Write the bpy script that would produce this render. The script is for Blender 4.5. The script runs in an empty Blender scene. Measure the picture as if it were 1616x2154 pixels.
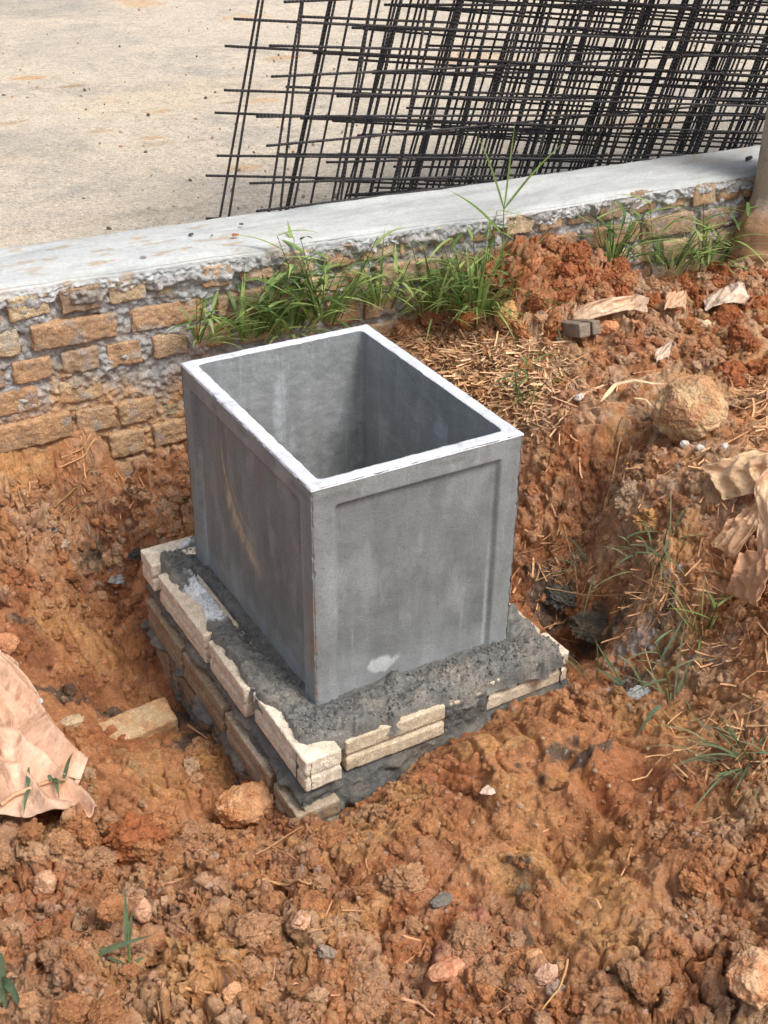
import bpy, math
import numpy as np
from math import radians, sin, cos, pi
rng = np.random.default_rng(7)
scene = bpy.context.scene
COL = scene.collection

# ------------------------------------------------------------------ camera
RC = np.array([[0.8684965987956017, -0.4955862418000987, 0.01038916834620418],
               [0.247924941073443, 0.4524374076467588, 0.8566408907795673],
               [-0.429239888027897, -0.741413966081254, 0.5158085395042078]])
CAM = np.array([-0.8048, -1.6427, 1.5347]); F = 2564.5
from mathutils import Matrix, Vector
cd = bpy.data.cameras.new('camera'); cam = bpy.data.objects.new('camera', cd); COL.objects.link(cam)
cd.sensor_fit = 'VERTICAL'; cd.sensor_height = 24.0; cd.lens = 24.0 * F / 2154.0
cd.clip_start = 0.05; cd.clip_end = 500
M = Matrix([list(RC[:, i]) + [CAM[i]] for i in range(3)] + [[0, 0, 0, 1]])
cam.matrix_world = M
scene.camera = cam

# ------------------------------------------------------------------ light
SUN_EL, SUN_AZ = radians(58), radians(150)      # azimuth measured from +x towards +y of the direction TO the sun
sd = Vector((cos(SUN_EL) * cos(-1.15), cos(SUN_EL) * sin(-1.15), sin(SUN_EL)))
world = bpy.data.worlds.new('World'); scene.world = world; world.use_nodes = True
wn = world.node_tree.nodes; wl = world.node_tree.links
bg = wn['Background']; sky = wn.new('ShaderNodeTexSky'); sky.sky_type = 'NISHITA'
sky.sun_disc = False; sky.sun_elevation = SUN_EL
sky.sun_rotation = math.atan2(sd.x, sd.y)
sky.air_density = 1.0; sky.dust_density = 5.0; sky.ozone_density = 1.0
hs = wn.new('ShaderNodeHueSaturation'); hs.inputs['Saturation'].default_value = .5; wl.new(sky.outputs[0], hs.inputs['Color']); wl.new(hs.outputs[0], bg.inputs[0]); bg.inputs[1].default_value = 0.135
sl = bpy.data.lights.new('sun', 'SUN'); sl.energy = 1.35; sl.angle = radians(17); sl.color = (1, .95, .87)
so = bpy.data.objects.new('sun', sl); COL.objects.link(so)
so.rotation_euler = sd.to_track_quat('Z', 'Y').to_euler()
scene.view_settings.view_transform = 'Standard'; scene.view_settings.look = 'None'
scene.view_settings.gamma = 1.0; scene.view_settings.exposure = 0.60

# ------------------------------------------------------------------ numpy noise
def _h(ix, iy, iz=0, s=0):
    a = (ix.astype(np.int64) * 374761393 + iy.astype(np.int64) * 668265263 + np.asarray(iz).astype(np.int64) * 2147483647 + s * 1274126177)
    a = (a ^ (a >> 13)) * 1274126177 & 0x7fffffff
    a = (a ^ (a >> 16)) * 668265263 & 0x7fffffff
    return a ^ (a >> 15)
def pn(x, y, s=0):
    x0 = np.floor(x); y0 = np.floor(y); fx = x - x0; fy = y - y0
    u = fx * fx * fx * (fx * (fx * 6 - 15) + 10); v = fy * fy * fy * (fy * (fy * 6 - 15) + 10)
    def g(i, j):
        a = (_h(x0 + i, y0 + j, 0, s) & 0xffff) * (2 * pi / 65536.0)
        return np.cos(a) * (fx - i) + np.sin(a) * (fy - j)
    a = g(0, 0); b = g(1, 0); c = g(0, 1); d = g(1, 1)
    return 1.45 * (a + u * (b - a) + v * (c - a + u * (a - b - c + d)))
def pn3(x, y, z, s=0):
    x0 = np.floor(x); y0 = np.floor(y); z0 = np.floor(z); fx = x - x0; fy = y - y0; fz = z - z0
    sm = lambda t: t * t * t * (t * (t * 6 - 15) + 10)
    u, v, w = sm(fx), sm(fy), sm(fz)
    def g(i, j, k):
        h = _h(x0 + i, y0 + j, z0 + k, s)
        a = (h & 0xfff) * (2 * pi / 4096.0); zz = ((h >> 12) & 0xfff) / 2047.5 - 1; r = np.sqrt(np.maximum(0, 1 - zz * zz))
        return np.cos(a) * r * (fx - i) + np.sin(a) * r * (fy - j) + zz * (fz - k)
    l = lambda t, a, b: a + t * (b - a)
    return 1.4 * l(w, l(v, l(u, g(0,0,0), g(1,0,0)), l(u, g(0,1,0), g(1,1,0))), l(v, l(u, g(0,0,1), g(1,0,1)), l(u, g(0,1,1), g(1,1,1))))
def fbm(x, y, o=4, s=0, gain=.5):
    r = 0; a = 1; f = 1
    for i in range(o): r = r + a * pn(x * f + 17.3 * i, y * f - 9.1 * i, s + i); a *= gain; f *= 2.07
    return r
def billow(x, y, o=4, s=0, gain=.5):
    r = 0; a = 1; f = 1; t = 0
    for i in range(o): r = r + a * np.abs(pn(x * f + 7.7 * i, y * f + 3.1 * i, s + i)); t += a; a *= gain; f *= 2.1
    return r / t
def fbm3(p, f, o=3, s=0, gain=.5, ab=False):
    r = 0; a = 1
    for i in range(o):
        n = pn3(p[:, 0] * f + 5.2 * i, p[:, 1] * f - 3.7 * i, p[:, 2] * f + 1.9 * i, s + i)
        r = r + a * (np.abs(n) if ab else n); a *= gain; f *= 2.1
    return r
def worley(x, y, s=0, jit=.9):
    x0 = np.floor(x); y0 = np.floor(y); f1 = np.full(x.shape, 9.0); f2 = np.full(x.shape, 9.0); idv = np.zeros(x.shape)
    for i in (-1, 0, 1):
        for j in (-1, 0, 1):
            h = _h(x0 + i, y0 + j, 0, s)
            px = x0 + i + .5 + jit * ((h & 0x3ff) / 1023.0 - .5); py = y0 + j + .5 + jit * (((h >> 10) & 0x3ff) / 1023.0 - .5)
            d = np.hypot(px - x, py - y); m = d < f1
            f2 = np.where(m, f1, np.minimum(f2, d)); idv = np.where(m, ((h >> 20) & 0x3ff) / 1023.0, idv); f1 = np.where(m, d, f1)
    return f1, f2, idv
def ss(a, b, x):
    t = np.clip((x - a) / (b - a), 0, 1); return t * t * (3 - 2 * t)

# ------------------------------------------------------------------ pixel rays used to survey the site
def ray(u, v):
    return RC.T @ np.array([(u - 808) / F, -(v - 1077) / F, -1.0])
def at(u, v, **k):
    r = ray(u, v); (a, val), = k.items(); i = 'xyz'.index(a); return CAM + r * (val - CAM[i]) / r[i]

# ------------------------------------------------------------------ mesh helpers
def mesh(name, V, Fc, mat=None, parent=None, col=None, smooth=True, midx=None):
    V = np.asarray(V, float); me = bpy.data.meshes.new(name)
    if isinstance(Fc, np.ndarray): Fc = [Fc]
    Fc = [f for f in Fc if len(f)]
    me.vertices.add(len(V)); me.vertices.foreach_set('co', V.ravel())
    nl = sum(f.size for f in Fc); npoly = sum(len(f) for f in Fc)
    me.loops.add(nl); me.polygons.add(npoly)
    me.loops.foreach_set('vertex_index', np.concatenate([f.ravel() for f in Fc]).astype(np.int32))
    tot = np.concatenate([np.full(len(f), f.shape[1]) for f in Fc]); st = np.r_[0, np.cumsum(tot)[:-1]]
    me.polygons.foreach_set('loop_start', st.astype(np.int32))
    if midx is not None: me.polygons.foreach_set('material_index', midx.astype(np.int32))
    me.update(calc_edges=True)
    me.polygons.foreach_set('use_smooth', np.full(npoly, smooth))
    if col is not None:
        a = me.color_attributes.new('col', 'FLOAT_COLOR', 'POINT')
        c = np.ones((len(V), 4)); c[:, :col.shape[1]] = col; a.data.foreach_set('color', c.ravel().astype(np.float32))
    o = bpy.data.objects.new(name, me); COL.objects.link(o)
    if mat: 
        for m in (mat if isinstance(mat, list) else [mat]): me.materials.append(m)
    if parent: o.parent = parent
    return o
def tag(o, label=None, cat=None, group=None, kind=None):
    if label: o['label'] = label
    if cat: o['category'] = cat
    if group: o['group'] = group
    if kind: o['kind'] = kind
    return o
def empty(name, loc, label, cat, group=None):
    o = bpy.data.objects.new(name, None); COL.objects.link(o); o.location = loc; o.empty_display_size = .05
    return tag(o, label, cat, group)
def grid_faces(nu, nv, off=0):
    i = np.arange(nu - 1)[:, None] * nv + np.arange(nv - 1)[None, :]
    i = i.ravel() + off
    return np.stack([i, i + nv, i + nv + 1, i + 1], 1)
class MB:
    def __init__(s): s.V = []; s.F = []; s.C = []; s.n = 0
    def add(s, V, Fc, col=None):
        for f in (Fc if isinstance(Fc, list) else [Fc]): s.F.append(f + s.n)
        s.V.append(V); s.n += len(V)
        if col is not None: s.C.append(np.broadcast_to(np.asarray(col, float), (len(V), 3)))
    def build(s, name, mat, parent=None, **k):
        q = [f for f in s.F if f.shape[1] == 4]; t = [f for f in s.F if f.shape[1] == 3]
        Fc = ([np.concatenate(q)] if q else []) + ([np.concatenate(t)] if t else [])
        return mesh(name, np.concatenate(s.V), Fc, mat, parent, np.concatenate(s.C) if s.C else None, **k)
_ico = {}
def ico(n):
    if n in _ico: return _ico[n]
    if n == 0:
        t = (1 + 5 ** .5) / 2
        V = np.array([(-1,t,0),(1,t,0),(-1,-t,0),(1,-t,0),(0,-1,t),(0,1,t),(0,-1,-t),(0,1,-t),(t,0,-1),(t,0,1),(-t,0,-1),(-t,0,1)], float)
        V /= np.linalg.norm(V[0])
        Fc = np.array([(0,11,5),(0,5,1),(0,1,7),(0,7,10),(0,10,11),(1,5,9),(5,11,4),(11,10,2),(10,7,6),(7,1,8),(3,9,4),(3,4,2),(3,2,6),(3,6,8),(3,8,9),(4,9,5),(2,4,11),(6,2,10),(8,6,7),(9,8,1)])
    else:
        V, Fc = ico(n - 1); V = list(V); d = {}
        def mid(a, b):
            k = (min(a, b), max(a, b))
            if k not in d:
                m = V[a] + V[b]; V.append(m / np.linalg.norm(m)); d[k] = len(V) - 1
            return d[k]
        out = []
        for a, b, c in Fc:
            x, y, z = mid(a, b), mid(b, c), mid(c, a); out += [(a, x, z), (b, y, x), (c, z, y), (x, y, z)]
        V = np.array(V); Fc = np.array(out)
    _ico[n] = (V, Fc); return V, Fc
def rblock(size, res, r=.006, amp=.0015, freq=60, seed=0, groove=0., chip=.0, loc=(0, 0, 0), rz=0, tilt=(0, 0)):
    """a rounded block with a rough skin; groove = depth of the slot along the long sides"""
    h = np.array(size) / 2; Vs = []; Fs = []; n = 0
    for ax in range(3):
        a, b = [(1, 2), (2, 0), (0, 1)][ax]
        na = max(3, int(size[a] / res)); nb = max(3, int(size[b] / res))
        for s in (-1, 1):
            ga, gb = np.meshgrid(np.linspace(-h[a], h[a], na + 1), np.linspace(-h[b], h[b], nb + 1), indexing='ij')
            P = np.zeros((ga.size, 3)); P[:, a] = ga.ravel(); P[:, b] = gb.ravel(); P[:, ax] = s * h[ax]
            f = grid_faces(na + 1, nb + 1, n)
            if s < 0: f = f[:, ::-1]
            Vs.append(P); Fs.append(f); n += len(P)
    P = np.concatenate(Vs); Fc = np.concatenate(Fs)
    key = np.round(P, 5); _, idx, inv = np.unique(key, axis=0, return_index=True, return_inverse=True)
    P = P[idx]; Fc = inv.reshape(-1)[Fc]
    q = np.clip(P, -(h - r), h - r); d = P - q; L = np.linalg.norm(d, axis=1, keepdims=True); nd = d / np.maximum(L, 1e-9)
    P2 = q + nd * r
    S = P + seed * 3.17
    rg = (fbm3(S, freq, 3, seed, .6)) * amp
    big = fbm3(S, 9, 2, seed + 5) * amp * 1.2
    P2 = P2 + nd * (rg + big)[:, None]
    if chip:
        e = (L[:, 0] > r * 1.02); c = np.maximum(0, fbm3(S, 28, 2, seed + 9) - .15) * chip
        P2 -= nd * (c * (1 + e))[:, None]
    if groove:
        g = np.exp(-((P[:, 2] + .002) / .0045) ** 2) * groove
        for k in (0, 1):
            m = np.abs(P[:, k]) > h[k] - 1e-4
            if size[k] == max(size[:2]): g2 = g * .35
            else: g2 = g
            P2[m, k] -= np.sign(P[m, k]) * g2[m]
    cx, sx = cos(tilt[0]), sin(tilt[0]); cy, sy = cos(tilt[1]), sin(tilt[1]); cz, sz = cos(rz), sin(rz)
    Rm = np.array([[cz, -sz, 0], [sz, cz, 0], [0, 0, 1]]) @ np.array([[cy, 0, sy], [0, 1, 0], [-sy, 0, cy]]) @ np.array([[1, 0, 0], [0, cx, -sx], [0, sx, cx]])
    return P2 @ Rm.T + np.array(loc), Fc

# ------------------------------------------------------------------ materials
def lin(r, g, b): return tuple(((c / 255) / 12.92 if c / 255 < .04045 else ((c / 255 + .055) / 1.055) ** 2.4) for c in (r, g, b))
class NT:
    def __init__(s, name, rough=.85, spec=.3):
        s.m = bpy.data.materials.new(name); s.m.use_nodes = True; s.n = s.m.node_tree.nodes; s.l = s.m.node_tree.links
        s.b = s.n['Principled BSDF']; s.b.inputs['Roughness'].default_value = rough; s.b.inputs['Specular IOR Level'].default_value = spec
        s.tc = s.n.new('ShaderNodeTexCoord').outputs['Object']
    def noise(s, scale, detail=4, rough=.6, dist=0, vec=None):
        n = s.n.new('ShaderNodeTexNoise'); n.inputs['Scale'].default_value = scale; n.inputs['Detail'].default_value = detail
        n.inputs['Roughness'].default_value = rough; n.inputs['Distortion'].default_value = dist; s.l.new(vec or s.tc, n.inputs['Vector']); return n.outputs['Fac']
    def vor(s, scale, feat='F1', vec=None):
        n = s.n.new('ShaderNodeTexVoronoi'); n.feature = feat; n.inputs['Scale'].default_value = scale; s.l.new(vec or s.tc, n.inputs['Vector']); return n.outputs['Distance']
    def maps(s, sc, vec=None):
        n = s.n.new('ShaderNodeMapping'); n.inputs['Scale'].default_value = sc; s.l.new(vec or s.tc, n.inputs['Vector']); return n.outputs[0]
    def ramp(s, x, pts):
        n = s.n.new('ShaderNodeValToRGB'); e = n.color_ramp.elements
        while len(e) < len(pts): e.new(.5)
        for k, (p, c) in enumerate(pts): e[k].position = p; e[k].color = (c, c, c, 1) if not hasattr(c, '__len__') else (*c, 1)
        s.l.new(x, n.inputs[0]); return n.outputs[0]
    def mix(s, f, a, b, mode='MIX'):
        n = s.n.new('ShaderNodeMix'); n.data_type = 'RGBA'; n.blend_type = mode
        for k, v in ((0, f), (6, a), (7, b)):
            if isinstance(v, (int, float)): n.inputs[k].default_value = v if k == 0 else (v, v, v, 1)
            elif isinstance(v, tuple): n.inputs[k].default_value = (*v, 1)
            else: s.l.new(v, n.inputs[k])
        return n.outputs[2]
    def math(s, op, a, b=0.):
        n = s.n.new('ShaderNodeMath'); n.operation = op
        for k, v in enumerate((a, b)):
            if isinstance(v, (int, float)): n.inputs[k].default_value = v
            else: s.l.new(v, n.inputs[k])
        return n.outputs[0]
    def attr(s, name='col'):
        n = s.n.new('ShaderNodeAttribute'); n.attribute_name = name; return n.outputs['Color']
    def color(s, c):
        if isinstance(c, tuple): s.b.inputs['Base Color'].default_value = (*c, 1)
        else: s.l.new(c, s.b.inputs['Base Color'])
    def rough(s, c): s.l.new(c, s.b.inputs['Roughness'])
    def bump(s, hs):
        prev = None
        for h, d in hs:
            n = s.n.new('ShaderNodeBump'); n.inputs['Distance'].default_value = d; n.inputs['Strength'].default_value = 1
            s.l.new(h, n.inputs['Height'])
            if prev: s.l.new(prev, n.inputs['Normal'])
            prev = n.outputs[0]
        s.l.new(prev, s.b.inputs['Normal'])

def mat_soil():
    t = NT('clay_soil', .9, .12); c = t.mix(.08, t.attr(), lin(206, 172, 146))
    n1 = t.noise(55, 6, .7); n2 = t.noise(260, 4, .7); n3 = t.noise(9, 4, .6)
    k = t.ramp(n1, [(.3, .70), (.5, 1.0), (.72, 1.30)]); c = t.mix(1, c, k, 'MULTIPLY')
    c = t.mix(1, c, t.ramp(n2, [(.3, .78), (.5, 1.0), (.7, 1.22)]), 'MULTIPLY')
    c = t.mix(t.ramp(n3, [(.45, 0.), (.7, .5)]), c, t.mix(1, c, (1.15, 1.05, .85), 'MULTIPLY'))
    sp = t.ramp(t.noise(420, 2, .5), [(.70, 0.), (.74, 1.)]); c = t.mix(t.math('MULTIPLY', sp, .5), c, lin(222, 180, 145))
    t.color(c); t.rough(t.ramp(n3, [(.35, .75), (.6, .95)]))
    t.bump([(t.noise(60, 6, .75), .011), (t.noise(300, 4, .75), .006)]); return t.m
def mat_concrete():
    t = NT('precast_concrete', .75, .3); c = t.attr()
    v = t.maps((1, 1, .22)); st = t.noise(26, 6, .65, .3, v); n2 = t.noise(14, 6, .7, .5); n3 = t.noise(240, 3, .7)
    c = t.mix(1, c, t.ramp(st, [(.3, .88), (.5, 1.), (.7, 1.12)]), 'MULTIPLY')
    c = t.mix(1, c, t.ramp(n2, [(.3, .90), (.5, 1.), (.7, 1.1)]), 'MULTIPLY')
    c = t.mix(1, c, t.ramp(n3, [(.3, .82), (.7, 1.18)]), 'MULTIPLY')
    pit = t.ramp(t.vor(75), [(.0, 1.), (.055, 1.), (.085, 0.)]); pm = t.ramp(t.noise(9, 2, .5), [(.44, 0.), (.56, 1.)])
    pf = t.math('MULTIPLY', pit, pm); c = t.mix(t.math('MULTIPLY', pf, .75), c, (.045, .045, .042))
    dr = t.ramp(t.noise(60, 3, .6, 0, t.maps((1, 1, .06))), [(.64, 0.), (.70, .28)]); c = t.mix(dr, c, lin(176, 178, 176))
    dk = t.ramp(t.noise(22, 8, .8, .8), [(.60, 0.), (.66, .35)]); c = t.mix(dk, c, lin(96, 97, 96))
    t.color(c); t.rough(t.ramp(n2, [(.3, .6), (.7, .85)]))
    t.bump([(t.noise(45, 5, .6), .0012), (t.math('SUBTRACT', t.noise(420, 3, .6), pf), .0008)]); return t.m
def mat_rim():
    t = NT('concrete_rim', .85, .2); n = t.noise(30, 5, .7); c = t.ramp(n, [(.25, lin(160, 162, 166)), (.42, lin(194, 197, 204)), (.7, lin(212, 215, 224))])
    c = t.mix(t.ramp(t.noise(130, 3, .6), [(.66, 0.), (.72, .6)]), c, lin(130, 128, 122)); t.color(c)
    t.bump([(t.noise(160, 4, .7), .0012)]); return t.m
def mat_simple(name, c1, c2, c3, scale=60, fine=400, rough=.9, b1=.003, b2=.001, spec=.2, vmul=False):
    t = NT(name, rough, spec); c = t.ramp(t.noise(scale, 6, .7), [(.28, c1), (.5, c2), (.72, c3)])
    c = t.mix(1, c, t.ramp(t.noise(fine, 3, .7), [(.3, .7), (.7, 1.3)]), 'MULTIPLY')
    if vmul: c = t.mix(1, c, t.attr(), 'MULTIPLY')
    t.color(c); t.bump([(t.noise(scale * 1.3, 5, .7), b1), (t.noise(fine, 4, .7), b2)]); return t.m
def mat_mortar(name='wet_mortar', base=(.075, .075, .07)):
    t = NT(name, .62, .35); c = t.mix(1, t.attr(), t.ramp(t.noise(38, 6, .7), [(.3, .65), (.5, 1.), (.7, 1.4)]), 'MULTIPLY')
    g = t.noise(520, 2, .5); c = t.mix(t.ramp(g, [(.62, 0.), (.7, .6)]), c, t.mix(1, c, 2.2, 'MULTIPLY'))
    c = t.mix(1, c, t.ramp(t.noise(260, 3, .7), [(.3, .76), (.7, 1.2)]), 'MULTIPLY')
    t.color(c); t.bump([(t.noise(110, 5, .7), .0045), (t.noise(480, 3, .7), .002)]); return t.m
def mat_vc(name, rough=.7, spec=.3, n1=40, lo=.75, hi=1.25, bump=.001, bs=200, fine=(.85, 1.15), trans=0):
    t = NT(name, rough, spec); c = t.mix(1, t.attr(), t.ramp(t.noise(n1, 5, .65), [(.3, lo), (.7, hi)]), 'MULTIPLY')
    c = t.mix(1, c, t.ramp(t.noise(n1 * 7, 3, .65), [(.3, fine[0]), (.7, fine[1])]), 'MULTIPLY')
    t.color(c); t.bump([(t.noise(bs, 4, .7), bump)])
    if trans:
        tr = t.n.new('ShaderNodeBsdfTranslucent'); ms = t.n.new('ShaderNodeMixShader'); ms.inputs[0].default_value = trans
        t.l.new(c, tr.inputs[0]); t.l.new(t.b.outputs[0], ms.inputs[1]); t.l.new(tr.outputs[0], ms.inputs[2])
        t.l.new(ms.outputs[0], t.n['Material Output'].inputs[0])
    return t.m
def mat_road():
    t = NT('sandy_pavement', .9, .2)
    c = t.ramp(t.noise(1.1, 6, .65, .4), [(.3, lin(174, 167, 157)), (.48, lin(200, 187, 168)), (.7, lin(208, 195, 175))])
    c = t.mix(t.ramp(t.noise(1.6, 9, .8, .4), [(.50, 0.), (.62, .55)]), c, lin(150, 147, 142))
    c = t.mix(t.ramp(t.noise(14, 8, .85), [(.50, 0.), (.60, .45)]), c, lin(148, 142, 132))
    c = t.mix(t.ramp(t.noise(2.3, 5, .7, .6), [(.66, 0.), (.72, .7)]), c, lin(198, 160, 126))
    c = t.mix(1, c, t.ramp(t.noise(55, 6, .75), [(.3, .62), (.5, 1.), (.7, 1.2)]), 'MULTIPLY')
    c = t.mix(1, c, t.ramp(t.noise(150, 3, .7), [(.3, .62), (.7, 1.3)]), 'MULTIPLY')
    c = t.mix(1, c, t.attr(), 'MULTIPLY')
    sp = t.ramp(t.vor(36), [(0., 1.), (.10, 1.), (.16, 0.)]); sm = t.ramp(t.noise(18, 2), [(.56, 0.), (.6, 1.)])
    c = t.mix(t.math('MULTIPLY', t.math('MULTIPLY', sp, sm), .55), c, lin(96, 88, 78))
    t.color(c); t.bump([(t.noise(60, 5, .7), .006), (t.noise(220, 4, .7), .002)]); return t.m
def mat_cap():
    t = NT('cement_render', .85, .15); v = t.maps((.5, 1.6, 1)); n = t.noise(5, 6, .6, .8, v)
    c = t.ramp(n, [(.3, lin(156, 160, 160)), (.5, lin(184, 187, 186)), (.72, lin(200, 202, 201))])
    c = t.mix(t.ramp(t.noise(3.4, 5, .7, .6, v), [(.55, 0.), (.68, .7)]), c, lin(178, 164, 146))
    c = t.mix(t.ramp(t.noise(11, 7, .8, .5), [(.54, 0.), (.66, .35)]), c, lin(146, 140, 130))
    c = t.mix(1, c, t.ramp(t.noise(90, 4, .7), [(.3, .84), (.7, 1.08)]), 'MULTIPLY')
    c = t.mix(1, c, t.attr(), 'MULTIPLY'); t.color(c)
    t.bump([(t.noise(6, 5, .6, .6, v), .008), (t.noise(130, 4, .7), .0012)]); return t.m
def mat_steel():
    t = NT('rebar_steel', .55, .5); c = t.ramp(t.noise(30, 5, .7), [(.32, lin(48, 48, 52)), (.55, lin(70, 69, 71)), (.72, lin(98, 80, 68))]); t.color(c)
    t.b.inputs['Metallic'].default_value = .35
    w = t.n.new('ShaderNodeTexWave'); w.wave_type = 'BANDS'; w.bands_direction = 'X'; w.inputs['Scale'].default_value = 28; w.inputs['Distortion'].default_value = .6
    t.l.new(t.tc, w.inputs['Vector']); t.bump([(w.outputs['Fac'], .002)]); return t.m
MS = mat_soil(); MC = mat_concrete(); MR = mat_rim(); MM = mat_mortar(); MRD = mat_road(); MCAP = mat_cap(); MST = mat_steel()
MBR = mat_vc('cement_brick', .9, .15, 60, .72, 1.25, .0022, 260, (.6, 1.35))
MWB = mat_vc('wall_brick', .92, .1, 45, .7, 1.25, .006, 150, (.62, 1.3))
MWM = mat_vc('wall_mortar', .92, .1, 50, .72, 1.25, .007, 130, (.7, 1.3))
MLEAF = mat_vc('grass_leaf', .5, .35, 30, .75, 1.25, .0004, 300, trans=.3)
MDRY = mat_vc('dry_straw', .8, .2, 40, .7, 1.25, .0006, 300)
MTARP = mat_vc('dusty_plastic_sheet', .42, .45, 11, .78, 1.18, .007, 26, (.86, 1.1), trans=.18)
MROCK = mat_vc('rock', .9, .15, 40, .72, 1.28, .006, 120, (.72, 1.28))
MWOOD = mat_vc('weathered_wood', .8, .2, 50, .7, 1.25, .002, 120)

# ------------------------------------------------------------------ the ground
# surveyed spots: pixel, height, crumbliness, dryness
CP = [(0,2154,.07,1,.5),(400,2154,.05,1,.5),(808,2154,.03,.8,.4),(1200,2154,.04,.8,.4),(1616,2154,.09,.9,.7),
 (0,1930,.04,1,.5),(300,1900,.01,1,.4),(600,1900,.03,.8,.3),(900,1900,.03,.6,.3),(1200,1900,.05,.35,.1),(1450,1950,.07,.5,.3),(1616,1900,.12,.8,.5),
 (50,1780,-.03,1,.4),(350,1790,-.08,.9,.3),(560,1790,-.06,.7,.2),(800,1740,-.01,.5,.1),(1000,1700,.01,.25,0),(1250,1700,.05,.25,0),(1450,1720,.09,.6,.3),(1600,1740,.14,1,.6),
 (600,1735,-.15,.6,.2),(740,1695,-.125,.6,.1),(850,1612,-.10,.6,.2),(1000,1512,-.055,.4,0),(1080,1462,-.035,.6,.1),(1190,1440,-.055,.6,.1),
 (950,1620,-.02,.3,0),(1150,1560,.02,.3,0),(1290,1490,.015,.5,0),(1400,1540,.06,.2,.1),(1500,1600,.12,.4,.3),(1600,1560,.17,.5,.4),
 (230,1570,-.26,.3,0),(100,1500,-.23,.2,0),(0,1400,-.19,.5,0),(0,1200,-.07,.9,.1),(250,1300,-.28,.7,.0),(150,1350,-.24,.3,0),(320,1460,-.33,.5,0),(400,1600,-.25,.6,.1),(460,1600,-.26,.5,.1),(520,1680,-.22,.5,.1),(300,1640,-.20,.2,0),(200,1680,-.16,.4,0),
 (200,1170,-.17,1,.3),(300,1110,-.13,.9,.4),(100,1080,.0,.9,.6),(0,1040,.06,.8,.6),(350,1080,-.12,.6,.2),(380,1000,0.,.5,.3),(280,990,.05,.8,.5),
 (0,960,.12,.3,.4),(200,930,.115,.3,.4),(330,960,.08,.8,.8),
 (1300,800,.26,.5,.6),(1180,760,.26,.6,.6),(1000,760,.22,.6,.7),(1150,900,.17,.5,.5),(1120,960,.10,.5,.2),(1220,980,.15,.5,.3),(1150,1120,.0,.5,.1),(1250,1080,.06,.4,.1),(1120,1260,-.10,.5,.1),(1200,1300,-.12,.4,0),(1240,1400,-.15,.4,0),(1330,1440,-.05,.4,.2),(1330,1250,.02,.4,.2),
 (1330,1080,.16,.4,.6),(1350,1180,.13,.4,.5),(1480,880,.27,.6,.5),(1600,760,.31,.6,.1),(1616,1000,.31,.5,.6),(1450,1030,.26,.4,.6),(1500,1200,.17,.5,.2),(1616,1330,.23,.4,.4),(1450,1400,.07,.4,.5),(1616,1480,.20,.3,.5),(1530,1480,.12,.4,.5),
 (1500,700,.31,.9,.7),(1250,700,.30,.9,.3),(1350,640,.31,1,.5)]
cpx, cpz, cpr, cpd = [], [], [], []
for u, v, z, r, d in CP:
    p = at(u, v, z=z); cpx.append(p[:2]); cpz.append(z); cpr.append(r); cpd.append(d)
for x, y, z, r, d in [(.2,.8,.0,.5,.3),(.45,.85,.1,.6,.4),(.2,1.07,.13,.5,.5),(.62,.55,.02,.5,.2),(.62,.25,-.10,.5,.1),(.6,.05,-.13,.5,0),(.25,.3,-.3,0,0),(.05,.75,-.05,.5,.2),
  (-.14,.7,-.26,.5,0),(-.14,.4,-.32,.4,0),(-.14,.15,-.29,.4,0),(-.15,-.02,-.24,.5,.1),(-.14,-.14,-.17,.6,.1),(.3,-.13,-.075,.4,0),
  (.5,1.07,.19,.6,.6),(.8,1.07,.25,.8,.6),(1.25,1.07,.37,1,.3),(1.5,1.06,.24,.6,.4),(1.75,1.05,.22,.5,.5),(2.05,1.03,.2,.5,.5),(2.3,.9,.24,.8,.6),
  (1.13,.95,.45,1,.1),(1.28,.93,.40,1,.1),(1.05,.98,.36,1,.2),(1.42,.93,.34,1,.2),(.95,.9,.27,.9,.6),(1.6,.85,.26,1,.5),(1.95,.85,.26,1,.6),
  (-1.2,.6,.0,.5,.3),(-1.3,-.3,.02,.6,.3),(-1,-1.6,.04,.8,.4),(.3,-1.8,.0,.8,.4),(1.6,-1.2,.1,.8,.4),(2.8,0,.3,.6,.5),(-1,1.05,.14,.3,.4)]:
    cpx.append((x, y)); cpz.append(z); cpr.append(r); cpd.append(d)
cpx = np.array(cpx); cpv = np.stack([cpz, cpr, cpd], 1)
cz = cpx[:, :]; 
def tps_fit(X, Y, lamb=.0006):
    n = len(X); d = np.linalg.norm(X[:, None] - X[None], axis=2); K = np.where(d > 0, d * d * np.log(d + 1e-12), 0) + lamb * np.eye(n)
    P = np.c_[np.ones(n), X]; A = np.block([[K, P], [P.T, np.zeros((3, 3))]]); return np.linalg.solve(A, np.r_[Y, np.zeros((3, Y.shape[1]))])
W_ = tps_fit(cpx, cpv)
def base_fields(x, y):
    sh = x.shape; x = x.ravel(); y = y.ravel(); xc = np.clip(x, -1.3, 2.9); yc = np.clip(y, -1.8, 1.1)
    out = W_[-3] + xc[:, None] * W_[-2] + yc[:, None] * W_[-1]
    for k in range(len(cpx)):
        d2 = (xc - cpx[k, 0]) ** 2 + (yc - cpx[k, 1]) ** 2 + 1e-12
        out = out + (.5 * d2 * np.log(d2))[:, None] * W_[k]
    return [np.asarray(out[:, i].reshape(sh)) for i in range(3)]
def segs(*a):
    o = [np.array([a[0]])]
    for k in range(1, len(a), 2):
        st, e = a[k], a[k + 1]; s = o[-1][-1]; n = max(1, int(round((e - s) / st))); o.append(np.linspace(s, e, n + 1)[1:])
    return np.concatenate(o)
xs = segs(-40, 4, -4, .25, -1.2, .03, -.86, .0026, .95, .0042, 2.4, .03, 3.2, .4, 6, 4, 40)
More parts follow.
